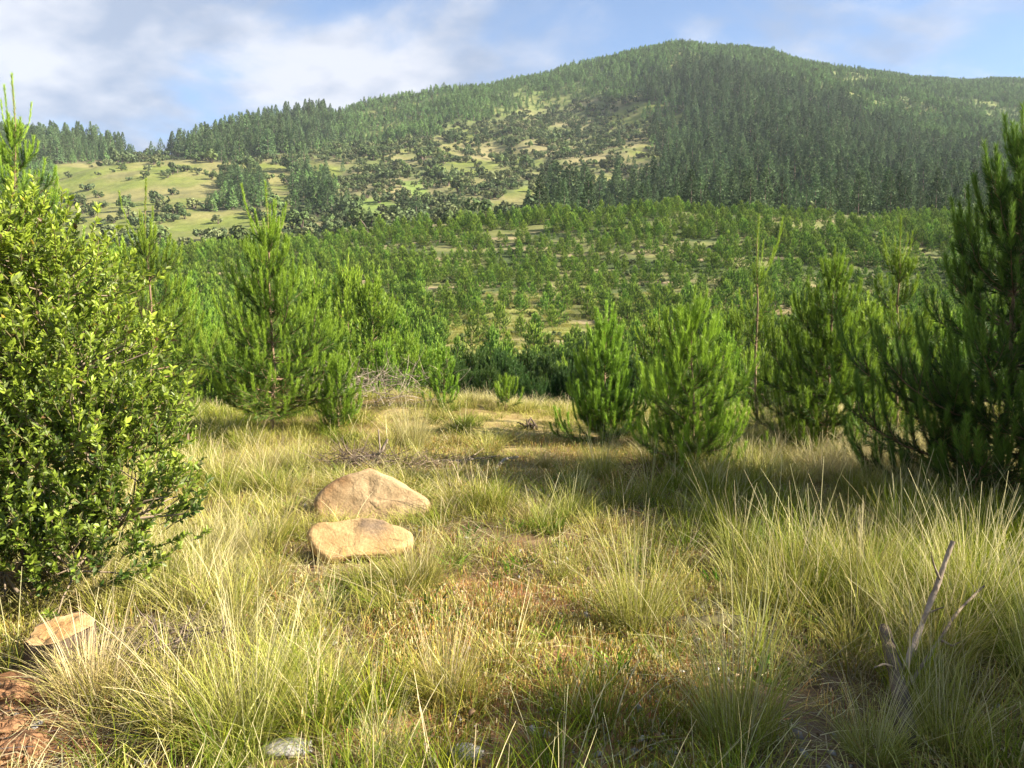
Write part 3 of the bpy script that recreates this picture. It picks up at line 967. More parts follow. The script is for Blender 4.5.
def slope_pines():
    rng = np.random.RandomState(21)
    P = []
    yr = 62.0
    while yr < 222:
        w = 0.80 * yr + 6
        n = int(2 * w / 1.8)
        x = np.linspace(-w, w, n) + rng.normal(0, 0.45, n)
        y = yr + rng.normal(0, 0.5, n) + 1.2 * fbm(x / 25, yr / 20 + 0 * x, 95, 2)
        P.append(np.stack([x, y], 1))
        yr += 2.9 + rng.uniform(-0.2, 0.3)
    P = np.concatenate(P)
    z = H(P[:, 0], P[:, 1])
    px, py = to_px(P[:, 0], P[:, 1], z)
    keep = rng.random_sample(len(P)) < 0.90
    keep &= P[:, 1] < 194 + 22 * fbm(P[:, 0] / 15, P[:, 0] / 40 + 3, 98, 3)
    gap = fbm(P[:, 0] / 16, P[:, 1] / 9, 97, 3)
    keep &= ~((gap > 0.22) & (rng.random_sample(len(P)) < 0.8))
    thin = inside(px, py, [(440, 250), (600, 240), (720, 280), (700, 362), (430, 362)])
    keep &= ~(thin & (rng.random_sample(len(P)) < 0.10))
    keep &= ~(inside(px, py, CLEAR) & (rng.random_sample(len(P)) < 0.74))
    P, z, px, py = P[keep], z[keep], px[keep], py[keep]
    n = len(P)
    sc = rng.uniform(0.75, 1.3, n) * (0.9 + 0.25 * fbm(P[:, 0] / 30, P[:, 1] / 30, 99, 2))
    sc *= np.where(rng.random_sample(n) < 0.10, rng.uniform(0.4, 0.7, n), 1.0)
    sc *= np.where(inside(px, py, [(430, 240), (640, 235), (640, 362), (430, 362)]), 0.86, 1.0)
    sz = sc * rng.uniform(0.95, 1.2, n)
    idx = rng.randint(0, 6, n); rz = rng.uniform(0, 6.28, n)
    # the ones that show largest become individuals
    vis = (np.abs(px - 512) < 520) & (py < 372)
    order = np.argsort(-np.where(vis, sz / P[:, 1], 0))
    ind = order[:170]
    for i in ind:
        where = 'left of' if px[i] < 452 else ('in' if inside(px[i:i + 1], py[i:i + 1], CLEAR)[0] else ('right of' if px[i] > 630 else 'beside'))
        tr, cr = SLOPE[idx[i]]
        pine_thing('plantation_pine', 'young plantation pine %s the far slope, %s the grassy opening' % ('lowest on' if P[i, 1] < 74 else 'low on', where), P[i, 0], P[i, 1], tr, cr, 'pines in the low rows of the far slope', rz[i], (sc[i], sc[i], sz[i]), z=z[i])
    rest = np.setdiff1d(np.arange(n), ind)
    scatter('pine_plantation', 'slope_pines', np.stack([P[rest, 0], P[rest, 1], z[rest] - 0.05], 1), np.stack([0 * rz[rest], 0 * rz[rest], rz[rest]], 1),
            np.stack([sc[rest], sc[rest], sz[rest]], 1), idx[rest], 'rows of young pines covering the slope across the valley', 'pine plantation')


slope_pines()


def slope_scrub():
    rng = np.random.RandomState(25)
    n = 5200
    y = np.sqrt(rng.uniform(56 ** 2, 165 ** 2, n)); x = rng.uniform(-0.8, 0.8, n) * y
    px, py = to_px(x, y, H(x, y))
    pt = fbm(x / 6, y / 4, 119, 3)
    k = (rng.random_sample(n) < np.clip(0.55 + 1.3 * pt, 0.05, 1))
    x, y = x[k], y[k]; n = len(x)
    s = rng.uniform(0.10, 0.30, n) * (1 + 0.6 * (rng.random_sample(n) < 0.12)); rz = rng.uniform(0, 6.28, n)
    scatter('slope_scrub', 'hill_shrubs', np.stack([x, y, H(x, y) - 0.05], 1), np.stack([0 * rz, 0 * rz, rz], 1), np.stack([s * 1.3, s * 1.3, s], 1), rng.randint(0, 6, n),
            'low scrub between the young pines on the far slope', 'scrub')
    n = 9000
    y = np.sqrt(rng.uniform(56 ** 2, 118 ** 2, n)); x = rng.uniform(-0.8, 0.8, n) * y
    s = rng.uniform(2.2, 4.2, n); rz = rng.uniform(0, 6.28, n)
    scatter('slope_grass', 'grass_kinds', np.stack([x, y, H(x, y)], 1), np.stack([0 * rz, 0 * rz, rz], 1), np.stack([s, s, s * 0.75], 1), rng.randint(17, 20, n),
            'rough tufted grass between the young pines on the far slope', 'grass')


# ------------------------------------------------------------------ mountain trees


def tall_pine(seed, H_=17.0, Rr=3.4, n=210, dark=1.0):
    rng = np.random.RandomState(seed)
    tz = np.linspace(0, 1, 5)
    P = np.stack([np.cumsum(rng.normal(0, 0.1, 5)), np.cumsum(rng.normal(0, 0.1, 5)), tz * H_], 1)
    tr = tube_parts([(P, 0.26 * (1 - 0.9 * tz), 5, (0.14, 0.11, 0.085))])
    Vs, Cs = [], []
    lob = rng.uniform(0.65, 1.25, 12)
    for i in range(n):
        r = rng.random_sample() ** 0.85
        h = 0.05 + 0.95 * r
        az = rng.uniform(0, 6.28)
        w = Rr * (1 - h) ** 0.8 * 1.12 * lob[int(az / 6.2832 * 12) % 12] + 0.25
        q = rng.uniform(0.35, 1.0) ** 0.6
        c = np.array((np.cos(az) * w * q, np.sin(az) * w * q, h * H_ + rng.normal(0, 0.3) + 0.2 * w * q))
        o = np.array((np.cos(az), np.sin(az), 0.45))
        for k in range(5):
            d = o * rng.uniform(0.5, 1.1) + rng.normal(0, 0.5, 3); d /= np.linalg.norm(d)
            s = np.cross(d, o * (1, 1, 1.2) + rng.normal(0, 0.35, 3)); s /= np.linalg.norm(s)
            ln = rng.uniform(0.7, 1.35) * (0.55 + 0.6 * (1 - h)); wd = ln * rng.uniform(0.22, 0.42)
            Vs += [c - d * ln * 0.4 + s * wd, c - d * ln * 0.4 - s * wd, c + d * ln * 0.75]
            cc = np.array((0.100, 0.154, 0.062)) * rng.uniform(0.6, 1.5) * dark
            Cs += [cc, cc, cc]
    return tr, [(np.array(Vs), np.arange(len(Vs)).reshape(-1, 3), np.array(Cs), 0)]


def round_shrub(seed, w=2.2, h=2.4, n=120, col=(0.085, 0.105, 0.05)):
    rng = np.random.RandomState(seed)
    lobes = [(rng.uniform(-0.5, 0.5) * w, rng.uniform(-0.5, 0.5) * w, rng.uniform(0.35, 0.75) * h, rng.uniform(0.35, 0.6)) for _ in range(6)]
    Vs, Cs = [], []
    tr = tube_parts([(np.array([(0, 0, -0.2), (lb[0] * 0.4, lb[1] * 0.4, lb[2] * 0.5), (lb[0], lb[1], lb[2])]), [0.10, 0.07, 0.03], 4, (0.13, 0.10, 0.08)) for lb in lobes[:4]])
    for i in range(n):
        lb = lobes[i % 6]
        v = rng.normal(size=3); v /= np.linalg.norm(v)
        c = np.array(lb[:3]) + v * np.array((w, w, h)) * 0.5 * lb[3] * rng.uniform(0.6, 1.0) * 1.1
        c[2] = max(c[2], 0.1)
        for k in range(4):
            d = np.cross(v, rng.normal(size=3)) + rng.normal(0, 0.3, 3); d /= np.linalg.norm(d)
            s = np.cross(d, rng.normal(size=3)); s /= np.linalg.norm(s)
            s = np.cross(d, v + rng.normal(0, 0.4, 3)); s /= np.linalg.norm(s)
            ln = rng.uniform(0.25, 0.5) * w * 0.44; wd = ln * rng.uniform(0.35, 0.6)
            Vs += [c - d * ln * 0.5 + s * wd, c - d * ln * 0.5 - s * wd, c + d * ln * 0.6]
            cc = np.array(col) * rng.uniform(0.65, 1.4)
            Cs += [cc, cc, cc]
    return tr, [(np.array(Vs), np.arange(len(Vs)).reshape(-1, 3), np.array(Cs), 0)]


TALLP, SHRUBS = [], []
for i in range(6):
    a, b = tall_pine(700 + i, Rr=3.4 + 0.5 * (i % 4), n=260)
    TALLP.append((mesh('tall_trunk', a, [M_bark], True), mesh('tall_crown', b, [M_far])))
    shelf('tall_pines', i, a + [(V, F, C, 1) for V, F, C, _ in b], [M_bark, M_far])
for i in range(6):
    a, b = round_shrub(800 + i, col=[(0.110, 0.155, 0.052), (0.095, 0.13, 0.055), (0.16, 0.185, 0.08)][i % 3])
    SHRUBS.append((mesh('shrub_stem', a, [M_bark], True), mesh('shrub_leaves', b, [M_far])))
    shelf('hill_shrubs', i, a + [(V, F, C, 1) for V, F, C, _ in b], [M_bark, M_far])
for i in range(5):      # the small dense trees of the far young forest
    a, b = tall_pine(760 + i, H_=7.0, Rr=1.9, n=60)
    b = [(V, F, C * np.array((1.42, 1.50, 1.15)), 1) for V, F, C, _ in b]
    shelf('forest_pines', i, a + b, [M_bark, M_far])


def jitter_grid(sp, y0, y1, um, rng):
    """points about sp apart over the land in view from y0 to y1"""
    ys = np.arange(y0, y1, sp)
    out = []
    for y in ys:
        n = int(2 * um * y / sp)
        x = np.linspace(-um * y, um * y, n)
        out.append(np.stack([x, np.full(n, y)], 1))
    P = np.concatenate(out)
    return P + rng.uniform(-0.48, 0.48, P.shape) * sp


def seen(P, z, hh):
    """False where a hill in front hides the point by more than the tree's height"""
    us = np.linspace(-0.85, 0.85, 171); ds = np.concatenate([np.arange(20, 210, 4.0), np.geomspace(210, 1850, 190)])
    U, D = np.meshgrid(us, ds, indexing='ij')
    sl = (H(U * D, D) - EYE) / D
    mx = np.maximum.accumulate(sl, axis=1)
    iu = np.clip(((P[:, 0] / P[:, 1]) - us[0]) / (us[1] - us[0]), 0, 170).round().astype(int)
    idd = np.clip(np.searchsorted(ds, P[:, 1]) - 1, 0, len(ds) - 1)
    return (z + hh * 1.5 + 3 - EYE) / P[:, 1] > mx[iu, idd]


def mountain_trees():
    rng = np.random.RandomState(31)
    # candidates for each kind on its own spacing
    A = jitter_grid(7.8, 215, 1500, 0.78, rng); za = H(A[:, 0], A[:, 1]); ca, pxa, pya = cover(A[:, 0], A[:, 1], za)
    k = (ca == 1) & seen(A, za, 17)
    lone = (ca == 2) & (rng.random_sample(len(A)) < 0.05)
    lone |= ((ca == 3) | (ca == 4)) & (rng.random_sample(len(A)) < np.clip(0.03 + 0.6 * (fbm(A[:, 0] / 70, A[:, 1] / 110, 115, 3) - 0.16), 0.012, 0.4))
    k |= lone & seen(A, za, 10)
    k &= ~((ca == 1) & (rng.random_sample(len(A)) < np.where(fbm(A[:, 0] / 40, A[:, 1] / 60, 113, 3) > 0.12, 0.45, 0.12)))
    A, za, pxa, pya = A[k], za[k], pxa[k], pya[k]
    hs = rng.uniform(0.62, 1.36, len(A)) * np.where(A[:, 1] < 330, 0.62, 1.0)
    left = pxa < 320
    hs = hs * np.where(ca[k] != 1, 0.55, 1.0)
    hs = hs * np.where((pxa < 360) & (A[:, 1] < 540), 0.6, 1.0)
    ws = hs * rng.uniform(0.85, 1.2, len(A)) * np.where((pxa < 360) & (A[:, 1] < 540), 1.35, 1.0)
    ia = rng.randint(0, 6, len(A)); rz = rng.uniform(0, 6.28, len(A))
    vis = np.abs(pxa - 512) < 505
    ind = np.argsort(-np.where(vis, hs / A[:, 1], 0))[:180]
    for i in ind:
        lab = ('dark tall pine in the clump among the left hill fields' if pxa[i] < 360 else
               'tall dark pine in the line along the top of the plantation slope' if pya[i] > 200 and pxa[i] < 700 else
               'tall pine at the foot of the dark forest, %s' % ('beside the scrub slope' if pxa[i] < 720 else 'straight below the summit' if pxa[i] < 800 else 'below the right shoulder of the mountain' if pxa[i] < 890 else 'behind the big dark pine'))
        t = thing('tall_pine', lab, 'pine tree', (A[i, 0], A[i, 1], za[i] - 0.3), rz[i], 'tall pines at the foot of the mountain', (ws[i], ws[i], hs[i]))
        obj('trunk', TALLP[ia[i]][0], t); obj('crown', TALLP[ia[i]][1], t, kind='stuff')
    r = np.setdiff1d(np.arange(len(A)), ind)
    scatter('pine_forest', 'tall_pines', np.stack([A[r, 0], A[r, 1], za[r] - 0.3], 1), np.stack([0 * rz[r], 0 * rz[r], rz[r]], 1), np.stack([ws[r], ws[r], hs[r]], 1), ia[r],
            'dark forest of tall pines on the mountainside and left ridge', 'forest')
    # young forest
    B = jitter_grid(4.7, 260, 1620, 0.78, rng); zb = H(B[:, 0], B[:, 1]); cb, pxb, pyb = cover(B[:, 0], B[:, 1], zb)
    tone = fbm(B[:, 0] / 48, B[:, 1] / 70, 117, 4)
    k = ((cb == 3) & (rng.random_sample(len(B)) < np.where(tone > 0.22, 0.6, 0.94)) | (cb == 1) & (rng.random_sample(len(B)) < 0.30) | (cb == 4) & (rng.random_sample(len(B)) < 0.36)) & seen(B, zb, 7)
    tone = tone[k]
    B, zb = B[k], zb[k]
    sb = rng.uniform(0.60, 1.35, len(B)) * (1.0 - 0.55 * tone); rb = rng.uniform(0, 6.28, len(B))
    scatter('young_forest', 'forest_pines', np.stack([B[:, 0], B[:, 1], zb - 0.2], 1), np.stack([0 * rb, 0 * rb, rb], 1), np.stack([sb, sb, sb * rng.uniform(0.9, 1.2, len(B))], 1),
            rng.randint(0, 5, len(B)), 'even green forest of small trees over the upper mountain', 'forest')
    # scrub and shrubs on the fields
    D = jitter_grid(5.4, 212, 1150, 0.78, rng); zd = H(D[:, 0], D[:, 1]); cd, pxd, pyd = cover(D[:, 0], D[:, 1], zd)
    cl = fbm(D[:, 0] / 13, D[:, 1] / 16, 111, 3)
    q = rng.random_sample(len(D))
    k = ((cd == 2) & (q < np.where(cl > -0.05, 0.85, 0.22))) | ((cd == 0) & (q < np.where(cl > 0.16, 0.42, 0.02))) | ((cd == 1) & (q < 0.08)) | ((cd == 3) & (q < 0.05))
    k &= seen(D, zd, 4)
    D, zd, pxd, pyd, cd = D[k], zd[k], pxd[k], pyd[k], cd[k]
    s = rng.uniform(0.7, 2.3, len(D)) * np.where(cd == 0, 0.95, 1.05)
    big = rng.random_sample(len(D)) < 0.10
    s = np.where(big, s * 1.8, s) * np.where((cd == 0) & (rng.random_sample(len(D)) < 0.5), 1.5, 1.0)
    rd = rng.uniform(0, 6.28, len(D)); idd = rng.randint(0, 6, len(D))
    vis = (np.abs(pxd - 512) < 505)
    ind = np.argsort(-np.where(vis, s / D[:, 1], 0))[:140]
    for i in ind:
        lab = ('rounded grey-green shrub dotting the open grass of the left hill' if pxd[i] < 345 else 'rounded grey-green shrub on the scrub slope, %s' % ('beside the left clump of tall pines' if pxd[i] < 420 else 'under the middle of the mountain' if pxd[i] < 560 else 'beside the dark pine forest'))
        t = thing('hill_shrub', lab, 'shrub', (D[i, 0], D[i, 1], zd[i] - 0.1), rd[i], 'shrubs on the hills', (s[i], s[i], s[i] * 0.9))
        obj('stem', SHRUBS[idd[i]][0], t); obj('foliage', SHRUBS[idd[i]][1], t, kind='stuff')
    r = np.setdiff1d(np.arange(len(D)), ind)
    scatter('shrubbery', 'hill_shrubs', np.stack([D[r, 0], D[r, 1], zd[r] - 0.1], 1), np.stack([0 * rd[r], 0 * rd[r], rd[r]], 1), np.stack([s[r], s[r], s[r] * 0.9], 1), idd[r],
            'grey-green scrub scattered over the middle hills', 'scrub')
    print('mountain', len(A), len(B), len(D))


mountain_trees()

# ------------------------------------------------------------------ the leafy bush at the left


def leafy(shoots, rng, per_m, ll, lw, c_dark, c_new):
    """leaves along twigs: six-cornered folded blades"""
    Pb, Db, Cc = [], [], []
    for P, newness in shoots:
        ln = np.linalg.norm(np.diff(P, axis=0), axis=1).sum()
        n = max(4, int(ln * per_m))
        t = 0.15 + 0.85 * rng.random_sample(n)
        K = len(P)
        f = np.clip(t, 0, 0.999) * (K - 1); i = f.astype(int); f = (f - i)[:, None]
        p = P[i] * (1 - f) + P[i + 1] * f
        T = P[i + 1] - P[i]; T /= np.linalg.norm(T, axis=1, keepdims=True) + 1e-9
        v = rng.normal(size=(n, 3)); v -= (v * T).sum(1, keepdims=True) * T
        v /= np.linalg.norm(v, axis=1, keepdims=True) + 1e-9
        a = rng.uniform(0.5, 1.15, n)[:, None]
        d = T * np.cos(a) + v * np.sin(a); d[:, 2] += 0.12
        d /= np.linalg.norm(d, axis=1, keepdims=True)
        k = np.clip(newness * (0.4 + 0.7 * t) + rng.normal(0, 0.1, n), 0, 1)[:, None]
        c = (np.array(c_dark) * (1 - k) + np.array(c_new) * k) * rng.uniform(0.75, 1.25, n)[:, None]
        yl = rng.random_sample(n) < 0.006
        c[yl] = (0.42, 0.30, 0.05)
        gy = rng.random_sample(n) < 0.16
        c[gy] = c[gy] * 0.4 + np.array((0.20, 0.23, 0.13)) * 0.6
        bn = rng.random_sample(n) < 0.012
        c[bn] = (0.17, 0.10, 0.045)
        Pb.append(p); Db.append(d); Cc.append(c)
    p = np.concatenate(Pb); d = np.concatenate(Db); c = np.concatenate(Cc)
    n = len(p)
    s = np.cross(d, rng.normal(size=(n, 3)) * 0.8 + np.array((0, 0, 0.9))); s /= np.linalg.norm(s, axis=1, keepdims=True) + 1e-9
    up = np.cross(s, d)
    q = rng.uniform(0.45, 1.3, n); l = (ll * q)[:, None]; w = (lw * np.sqrt(q) * rng.uniform(0.7, 1.2, n))[:, None]
    fo = 0.35
    V = np.stack([p, p + d * l * 0.35 + s * w * 0.5 + up * w * fo * 0.5, p + d * l * 0.72 + s * w * 0.36 + up * w * fo * 0.3, p + d * l - up * l * 0.08,
                  p + d * l * 0.72 - s * w * 0.36 + up * w * fo * 0.3, p + d * l * 0.35 - s * w * 0.5 + up * w * fo * 0.5], 1).reshape(-1, 3)
    q = np.array([[0, 1, 2, 3], [0, 3, 4, 5]])
    F = (np.arange(n)[:, None, None] * 6 + q[None]).reshape(-1, 4)
    return V, F, np.repeat(c, 6, 0)


def leafy_bush():
    rng = np.random.RandomState(41)
    bx, by = -2.75, 4.35
    z0 = Hs(bx, by)
    lobes = [(-2.72, 4.40, 1.72, 0.50), (-2.50, 4.30, 1.30, 0.52), (-2.38, 4.20, 0.90, 0.52), (-3.15, 4.5, 1.55, 0.62), (-2.85, 4.15, 0.75, 0.62), (-2.16, 4.15, 0.48, 0.40),
             (-3.4, 4.3, 0.9, 0.75), (-2.55, 4.05, 0.42, 0.45), (-2.20, 4.28, 0.86, 0.36), (-2.95, 4.35, 1.25, 0.6), (-3.3, 4.5, 2.0, 0.42), (-3.0, 3.9, 0.4, 0.45), (-2.7, 3.95, 0.25, 0.38), (-2.35, 4.0, 0.25, 0.36), (-3.3, 3.9, 0.3, 0.45), (-2.95, 4.2, 1.95, 0.36)]
    wts = np.array([l[3] ** 2 for l in lobes]); wts /= wts.sum()
    tubes, sh = [], []
    for lb in lobes:
        c = np.array((lb[0] - bx, lb[1] - by, lb[2]))
        b = np.array((rng.normal(0, 0.08), rng.normal(0, 0.08), -0.05))
        mid = (b + c) / 2 + rng.normal(0, 0.06, 3)
        Q = np.array([b, b * 0.7 + mid * 0.3 + (0, 0, 0.06), mid, mid * 0.4 + c * 0.6, c])
        tubes.append((Q, np.linspace(0.022, 0.008, 5), 6, (0.19, 0.15, 0.11)))
    for k in range(2250):
        lb = lobes[rng.choice(len(lobes), p=wts)]
        c = np.array((lb[0] - bx, lb[1] - by, lb[2]))
        v = rng.normal(size=3); v /= np.linalg.norm(v)
        if v[2] < -0.5: v[2] *= -0.6
        rr = rng.uniform(0.45, 0.95) if rng.random_sample() < 0.75 else rng.uniform(0.15, 0.5)
        b = c + v * lb[3] * rr
        if b[2] < 0.02: continue
        el = math.asin(max(-0.4, min(0.97, v[2]))) * 0.5 + R_(rng.uniform(12, 45))
        az = math.atan2(v[1], v[0]) + rng.normal(0, 0.5)
        L = rng.uniform(0.12, 0.30)
        P = path(b, az, el, min(R_(88), el + R_(rng.uniform(10, 45))), L, 5, 1.0, rng.normal(0, 0.3))
        high = np.clip((b[2] - 0.3) / 1.5, 0, 1)
        sh.append((P, np.clip(0.36 + 0.68 * high * rr + rng.normal(0, 0.2), 0, 1)))
        tubes.append((P, np.linspace(0.0042, 0.0018, 5), 3, (0.15, 0.13, 0.06)))
        if rng.random_sample() < 0.16:
            tubes.append((np.array([c + (b - c) * 0.1, c + (b - c) * 0.6 + rng.normal(0, 0.03, 3), b]), [0.007, 0.005, 0.004], 4, (0.22, 0.17, 0.12)))
    # tall single shoots above the outline
    for px, top in ((12, 168), (30, 178), (95, 236), (150, 330)):
        u, s = px_slopes(px, top + 45)
        y = 4.4
        b = np.array((u * y - bx, y - by, EYE + y * s - z0))
        sh.append((path(b, rng.uniform(0, 6), R_(70), R_(88), 0.26, 5), 0.95))
        tubes.append((path(b, 0, R_(78), R_(88), 0.25, 4), np.linspace(0.005, 0.002, 4), 3, (0.25, 0.2, 0.1)))
    V, F, C = leafy(sh, rng, 165, 0.041, 0.0185, (0.075, 0.140, 0.022), (0.43, 0.53, 0.060))
    t = thing('leafy_bush', 'big broadleaf bush with small glossy yellow-green leaves at left edge', 'bush', (bx, by, z0))
    obj('stem', mesh('bush_stem', tube_parts(tubes), [M_bark], True), t)
    obj('foliage', mesh('bush_foliage', [(V, F, C, 0)], [M_leaf]), t, kind='stuff')
    return len(F)


leafy_bush()

# ------------------------------------------------------------------ grass
YG, ST, GR, PALE = np.array((0.29, 0.315, 0.06)), np.array((0.60, 0.53, 0.24)), np.array((0.125, 0.185, 0.032)), np.array((0.55, 0.49, 0.30))


def clump(seed, n, spread, l0, l1, t0, bend, w, cA, cB, jitter=0.25, segs=4, seed_heads=0.0):
    rng = np.random.RandomState(seed)
    r = np.sqrt(rng.random_sample(n)) * spread; a = rng.uniform(0, 6.28, n)
    base = np.stack([r * np.cos(a), r * np.sin(a), np.full(n, -0.02)], 1)
    az = a + rng.normal(0, 0.7, n)
    ln = rng.uniform(l0, l1, n)
    tt = np.abs(rng.normal(0, t0, n)) + 0.35 * t0 * r / max(spread, 1e-3)
    bb = np.abs(rng.normal(bend, bend * 0.5, n))
    fold = rng.random_sample(n) < 0.13
    bb[fold] = rng.uniform(1.2, 2.3, fold.sum())
    mixk = np.clip(rng.normal(0.5, 0.33, n), 0, 1)[:, None]
    c0 = 0.60 * (cA * (1 - 0.4 * mixk) + cB * 0.4 * mixk) * rng.uniform(1 - jitter, 1 + jitter, n)[:, None]  # blade feet darkened for old thatch and for shade deep in the clump
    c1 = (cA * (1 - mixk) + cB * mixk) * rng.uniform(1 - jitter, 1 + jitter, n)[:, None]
    parts = []
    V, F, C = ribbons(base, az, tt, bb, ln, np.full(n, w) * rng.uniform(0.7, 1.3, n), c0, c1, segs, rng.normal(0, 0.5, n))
    parts.append((V, F, C, 0))
    m = int(n * seed_heads)
    if m:     # thin straw stalks with a slightly broader head
        a2 = rng.uniform(0, 6.28, m)
        b2 = np.stack([np.cos(a2) * spread * 0.5, np.sin(a2) * spread * 0.5, np.full(m, -0.02)], 1)
        c = np.tile(PALE * 1.1, (m, 1)) * rng.uniform(0.8, 1.2, m)[:, None]
        V, F, C = ribbons(b2, a2, np.abs(rng.normal(0, t0 * 0.8, m)), np.abs(rng.normal(bend * 0.6, 0.2, m)), rng.uniform(l1 * 0.95, l1 * 1.3, m), np.full(m, w * 0.9), c * 0.8, c, 5, taper=0.6)
        parts.append((V, F, C, 0))
    return parts


def stubble(seed, n=60, spread=0.16):
    """short dry stalks with small pale heads"""
    rng = np.random.RandomState(seed)
    r = np.sqrt(rng.random_sample(n)) * spread; a = rng.uniform(0, 6.28, n)
    base = np.stack([r * np.cos(a), r * np.sin(a), np.full(n, -0.01)], 1)
    col = np.where(rng.random_sample(n)[:, None] < 0.6, np.array((0.46, 0.36, 0.15)), np.array((0.38, 0.21, 0.10))) * rng.uniform(0.7, 1.25, n)[:, None]
    col = np.where(rng.random_sample(n)[:, None] < 0.22, np.array((0.20, 0.24, 0.06)), col)
    ln = rng.uniform(0.025, 0.095, n)
    az = rng.uniform(0, 6.28, n)
    V, F, C = ribbons(base, az, np.abs(rng.normal(0, 0.25, n)), np.abs(rng.normal(0, 0.3, n)), ln, np.full(n, 0.0035), col * 0.7, col, 2, taper=0.2)
    m = n // 2
    hb = V.reshape(n, 6, 3)[:m, 4:6].mean(1)
    hc = np.where(rng.random_sample(m)[:, None] < 0.7, np.array((0.62, 0.54, 0.32)), np.array((0.56, 0.46, 0.16)))
    V2, F2, C2 = ribbons(hb - (0, 0, 0.008), rng.uniform(0, 6.28, m), np.abs(rng.normal(0, 0.2, m)), np.zeros(m), rng.uniform(0.010, 0.020, m), np.full(m, 0.0048), hc, hc, 2, taper=0.5)
    return [(V, F, C, 0), (V2, F2, C2, 0)]


def litter(seed, n=46, spread=0.24):
    """dry blades and twigs lying flat"""
    rng = np.random.RandomState(seed)
    base = np.stack([rng.normal(0, spread * 0.6, n), rng.normal(0, spread * 0.6, n), rng.uniform(0.003, 0.03, n)], 1)
    k = rng.random_sample(n)[:, None]
    c = np.where(k < 0.55, PALE, np.where(k < 0.85, np.array((0.30, 0.18, 0.09)), np.array((0.20, 0.17, 0.145)))) * rng.uniform(0.65, 1.15, n)[:, None]
    V, F, C = ribbons(base, rng.uniform(0, 6.28, n), rng.uniform(1.35, 1.62, n), rng.normal(0, 0.15, n), rng.uniform(0.06, 0.28, n), rng.uniform(0.002, 0.006, n), c, c, 3, rng.normal(0, 0.4, n), taper=0.4)
    return [(V, F, C, 0)]


def forb(seed, n=26, spread=0.09):
    rng = np.random.RandomState(seed)
    a = rng.uniform(0, 6.28, n); r = rng.random_sample(n) * spread
    base = np.stack([r * np.cos(a), r * np.sin(a), rng.uniform(-0.01, 0.04, n)], 1)
    c = np.array((0.13, 0.22, 0.04)) * rng.uniform(0.7, 1.3, n)[:, None]
    V, F, C = ribbons(base, a, rng.uniform(0.3, 1.0, n), rng.uniform(0.2, 0.9, n), rng.uniform(0.04, 0.10, n), np.full(n, 0.012), c * 0.8, c, 3)
    return [(V, F, C, 0)]


def crumbs(seed, n=26, spread=0.16):
    """pebbles, crumbs of soil and bits of bark"""
    rng = np.random.RandomState(seed)
    o = np.array([(1, 0, 0), (-1, 0, 0), (0, 1, 0), (0, -1, 0), (0, 0, 1), (0, 0, -1)], float)
    f = np.array([(0, 2, 4), (2, 1, 4), (1, 3, 4), (3, 0, 4), (2, 0, 5), (1, 2, 5), (3, 1, 5), (0, 3, 5)])
    V, F, C = [], [], []
    for k in range(n):
        q = rng.uniform(0.003, 0.011) * (2.2 if rng.random_sample() < 0.1 else 1)
        v = o * rng.uniform(0.6, 1.3, (6, 1)) * q * np.array((1.2, 1, 0.75)) + rng.normal(0, 0.18 * q, (6, 3))
        v[:, :2] += rng.normal(0, spread * 0.6, 2); v[:, 2] += q * 0.45
        V.append(v); F.append(f + 6 * k)
        c = np.array([(0.26, 0.16, 0.09), (0.34, 0.25, 0.16), (0.30, 0.28, 0.25), (0.13, 0.085, 0.05)][rng.randint(0, 4)]) * rng.uniform(0.7, 1.3)
        C.append(np.tile(c, (6, 1)))
    return [(np.concatenate(V), np.concatenate(F), np.concatenate(C), 0)]


def make_clumps():
    i = 0
    sp = []
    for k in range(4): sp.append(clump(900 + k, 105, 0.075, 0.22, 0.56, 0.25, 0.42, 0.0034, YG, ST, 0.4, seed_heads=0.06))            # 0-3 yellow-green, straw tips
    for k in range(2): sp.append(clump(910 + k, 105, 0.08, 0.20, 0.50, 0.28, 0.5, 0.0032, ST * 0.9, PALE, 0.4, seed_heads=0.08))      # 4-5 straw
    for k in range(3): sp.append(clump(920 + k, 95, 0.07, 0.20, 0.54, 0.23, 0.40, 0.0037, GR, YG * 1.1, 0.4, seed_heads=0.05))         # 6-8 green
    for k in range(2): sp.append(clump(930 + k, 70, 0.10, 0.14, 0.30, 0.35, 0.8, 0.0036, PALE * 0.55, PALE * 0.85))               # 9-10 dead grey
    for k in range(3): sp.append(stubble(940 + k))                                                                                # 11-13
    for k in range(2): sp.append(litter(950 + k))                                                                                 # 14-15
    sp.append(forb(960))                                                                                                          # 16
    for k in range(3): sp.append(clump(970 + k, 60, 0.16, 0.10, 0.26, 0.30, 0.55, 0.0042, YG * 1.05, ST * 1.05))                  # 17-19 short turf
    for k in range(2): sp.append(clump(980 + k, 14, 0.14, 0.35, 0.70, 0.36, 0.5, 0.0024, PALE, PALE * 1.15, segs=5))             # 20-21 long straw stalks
    for i, p in enumerate(sp):
        shelf('grass_kinds', i, p, [M_grass])
    for k in range(2):
        shelf('grass_kinds', len(sp) + k, crumbs(985 + k), [M_bark])                                                               # 22-23 pebbles and crumbs of soil


make_clumps()


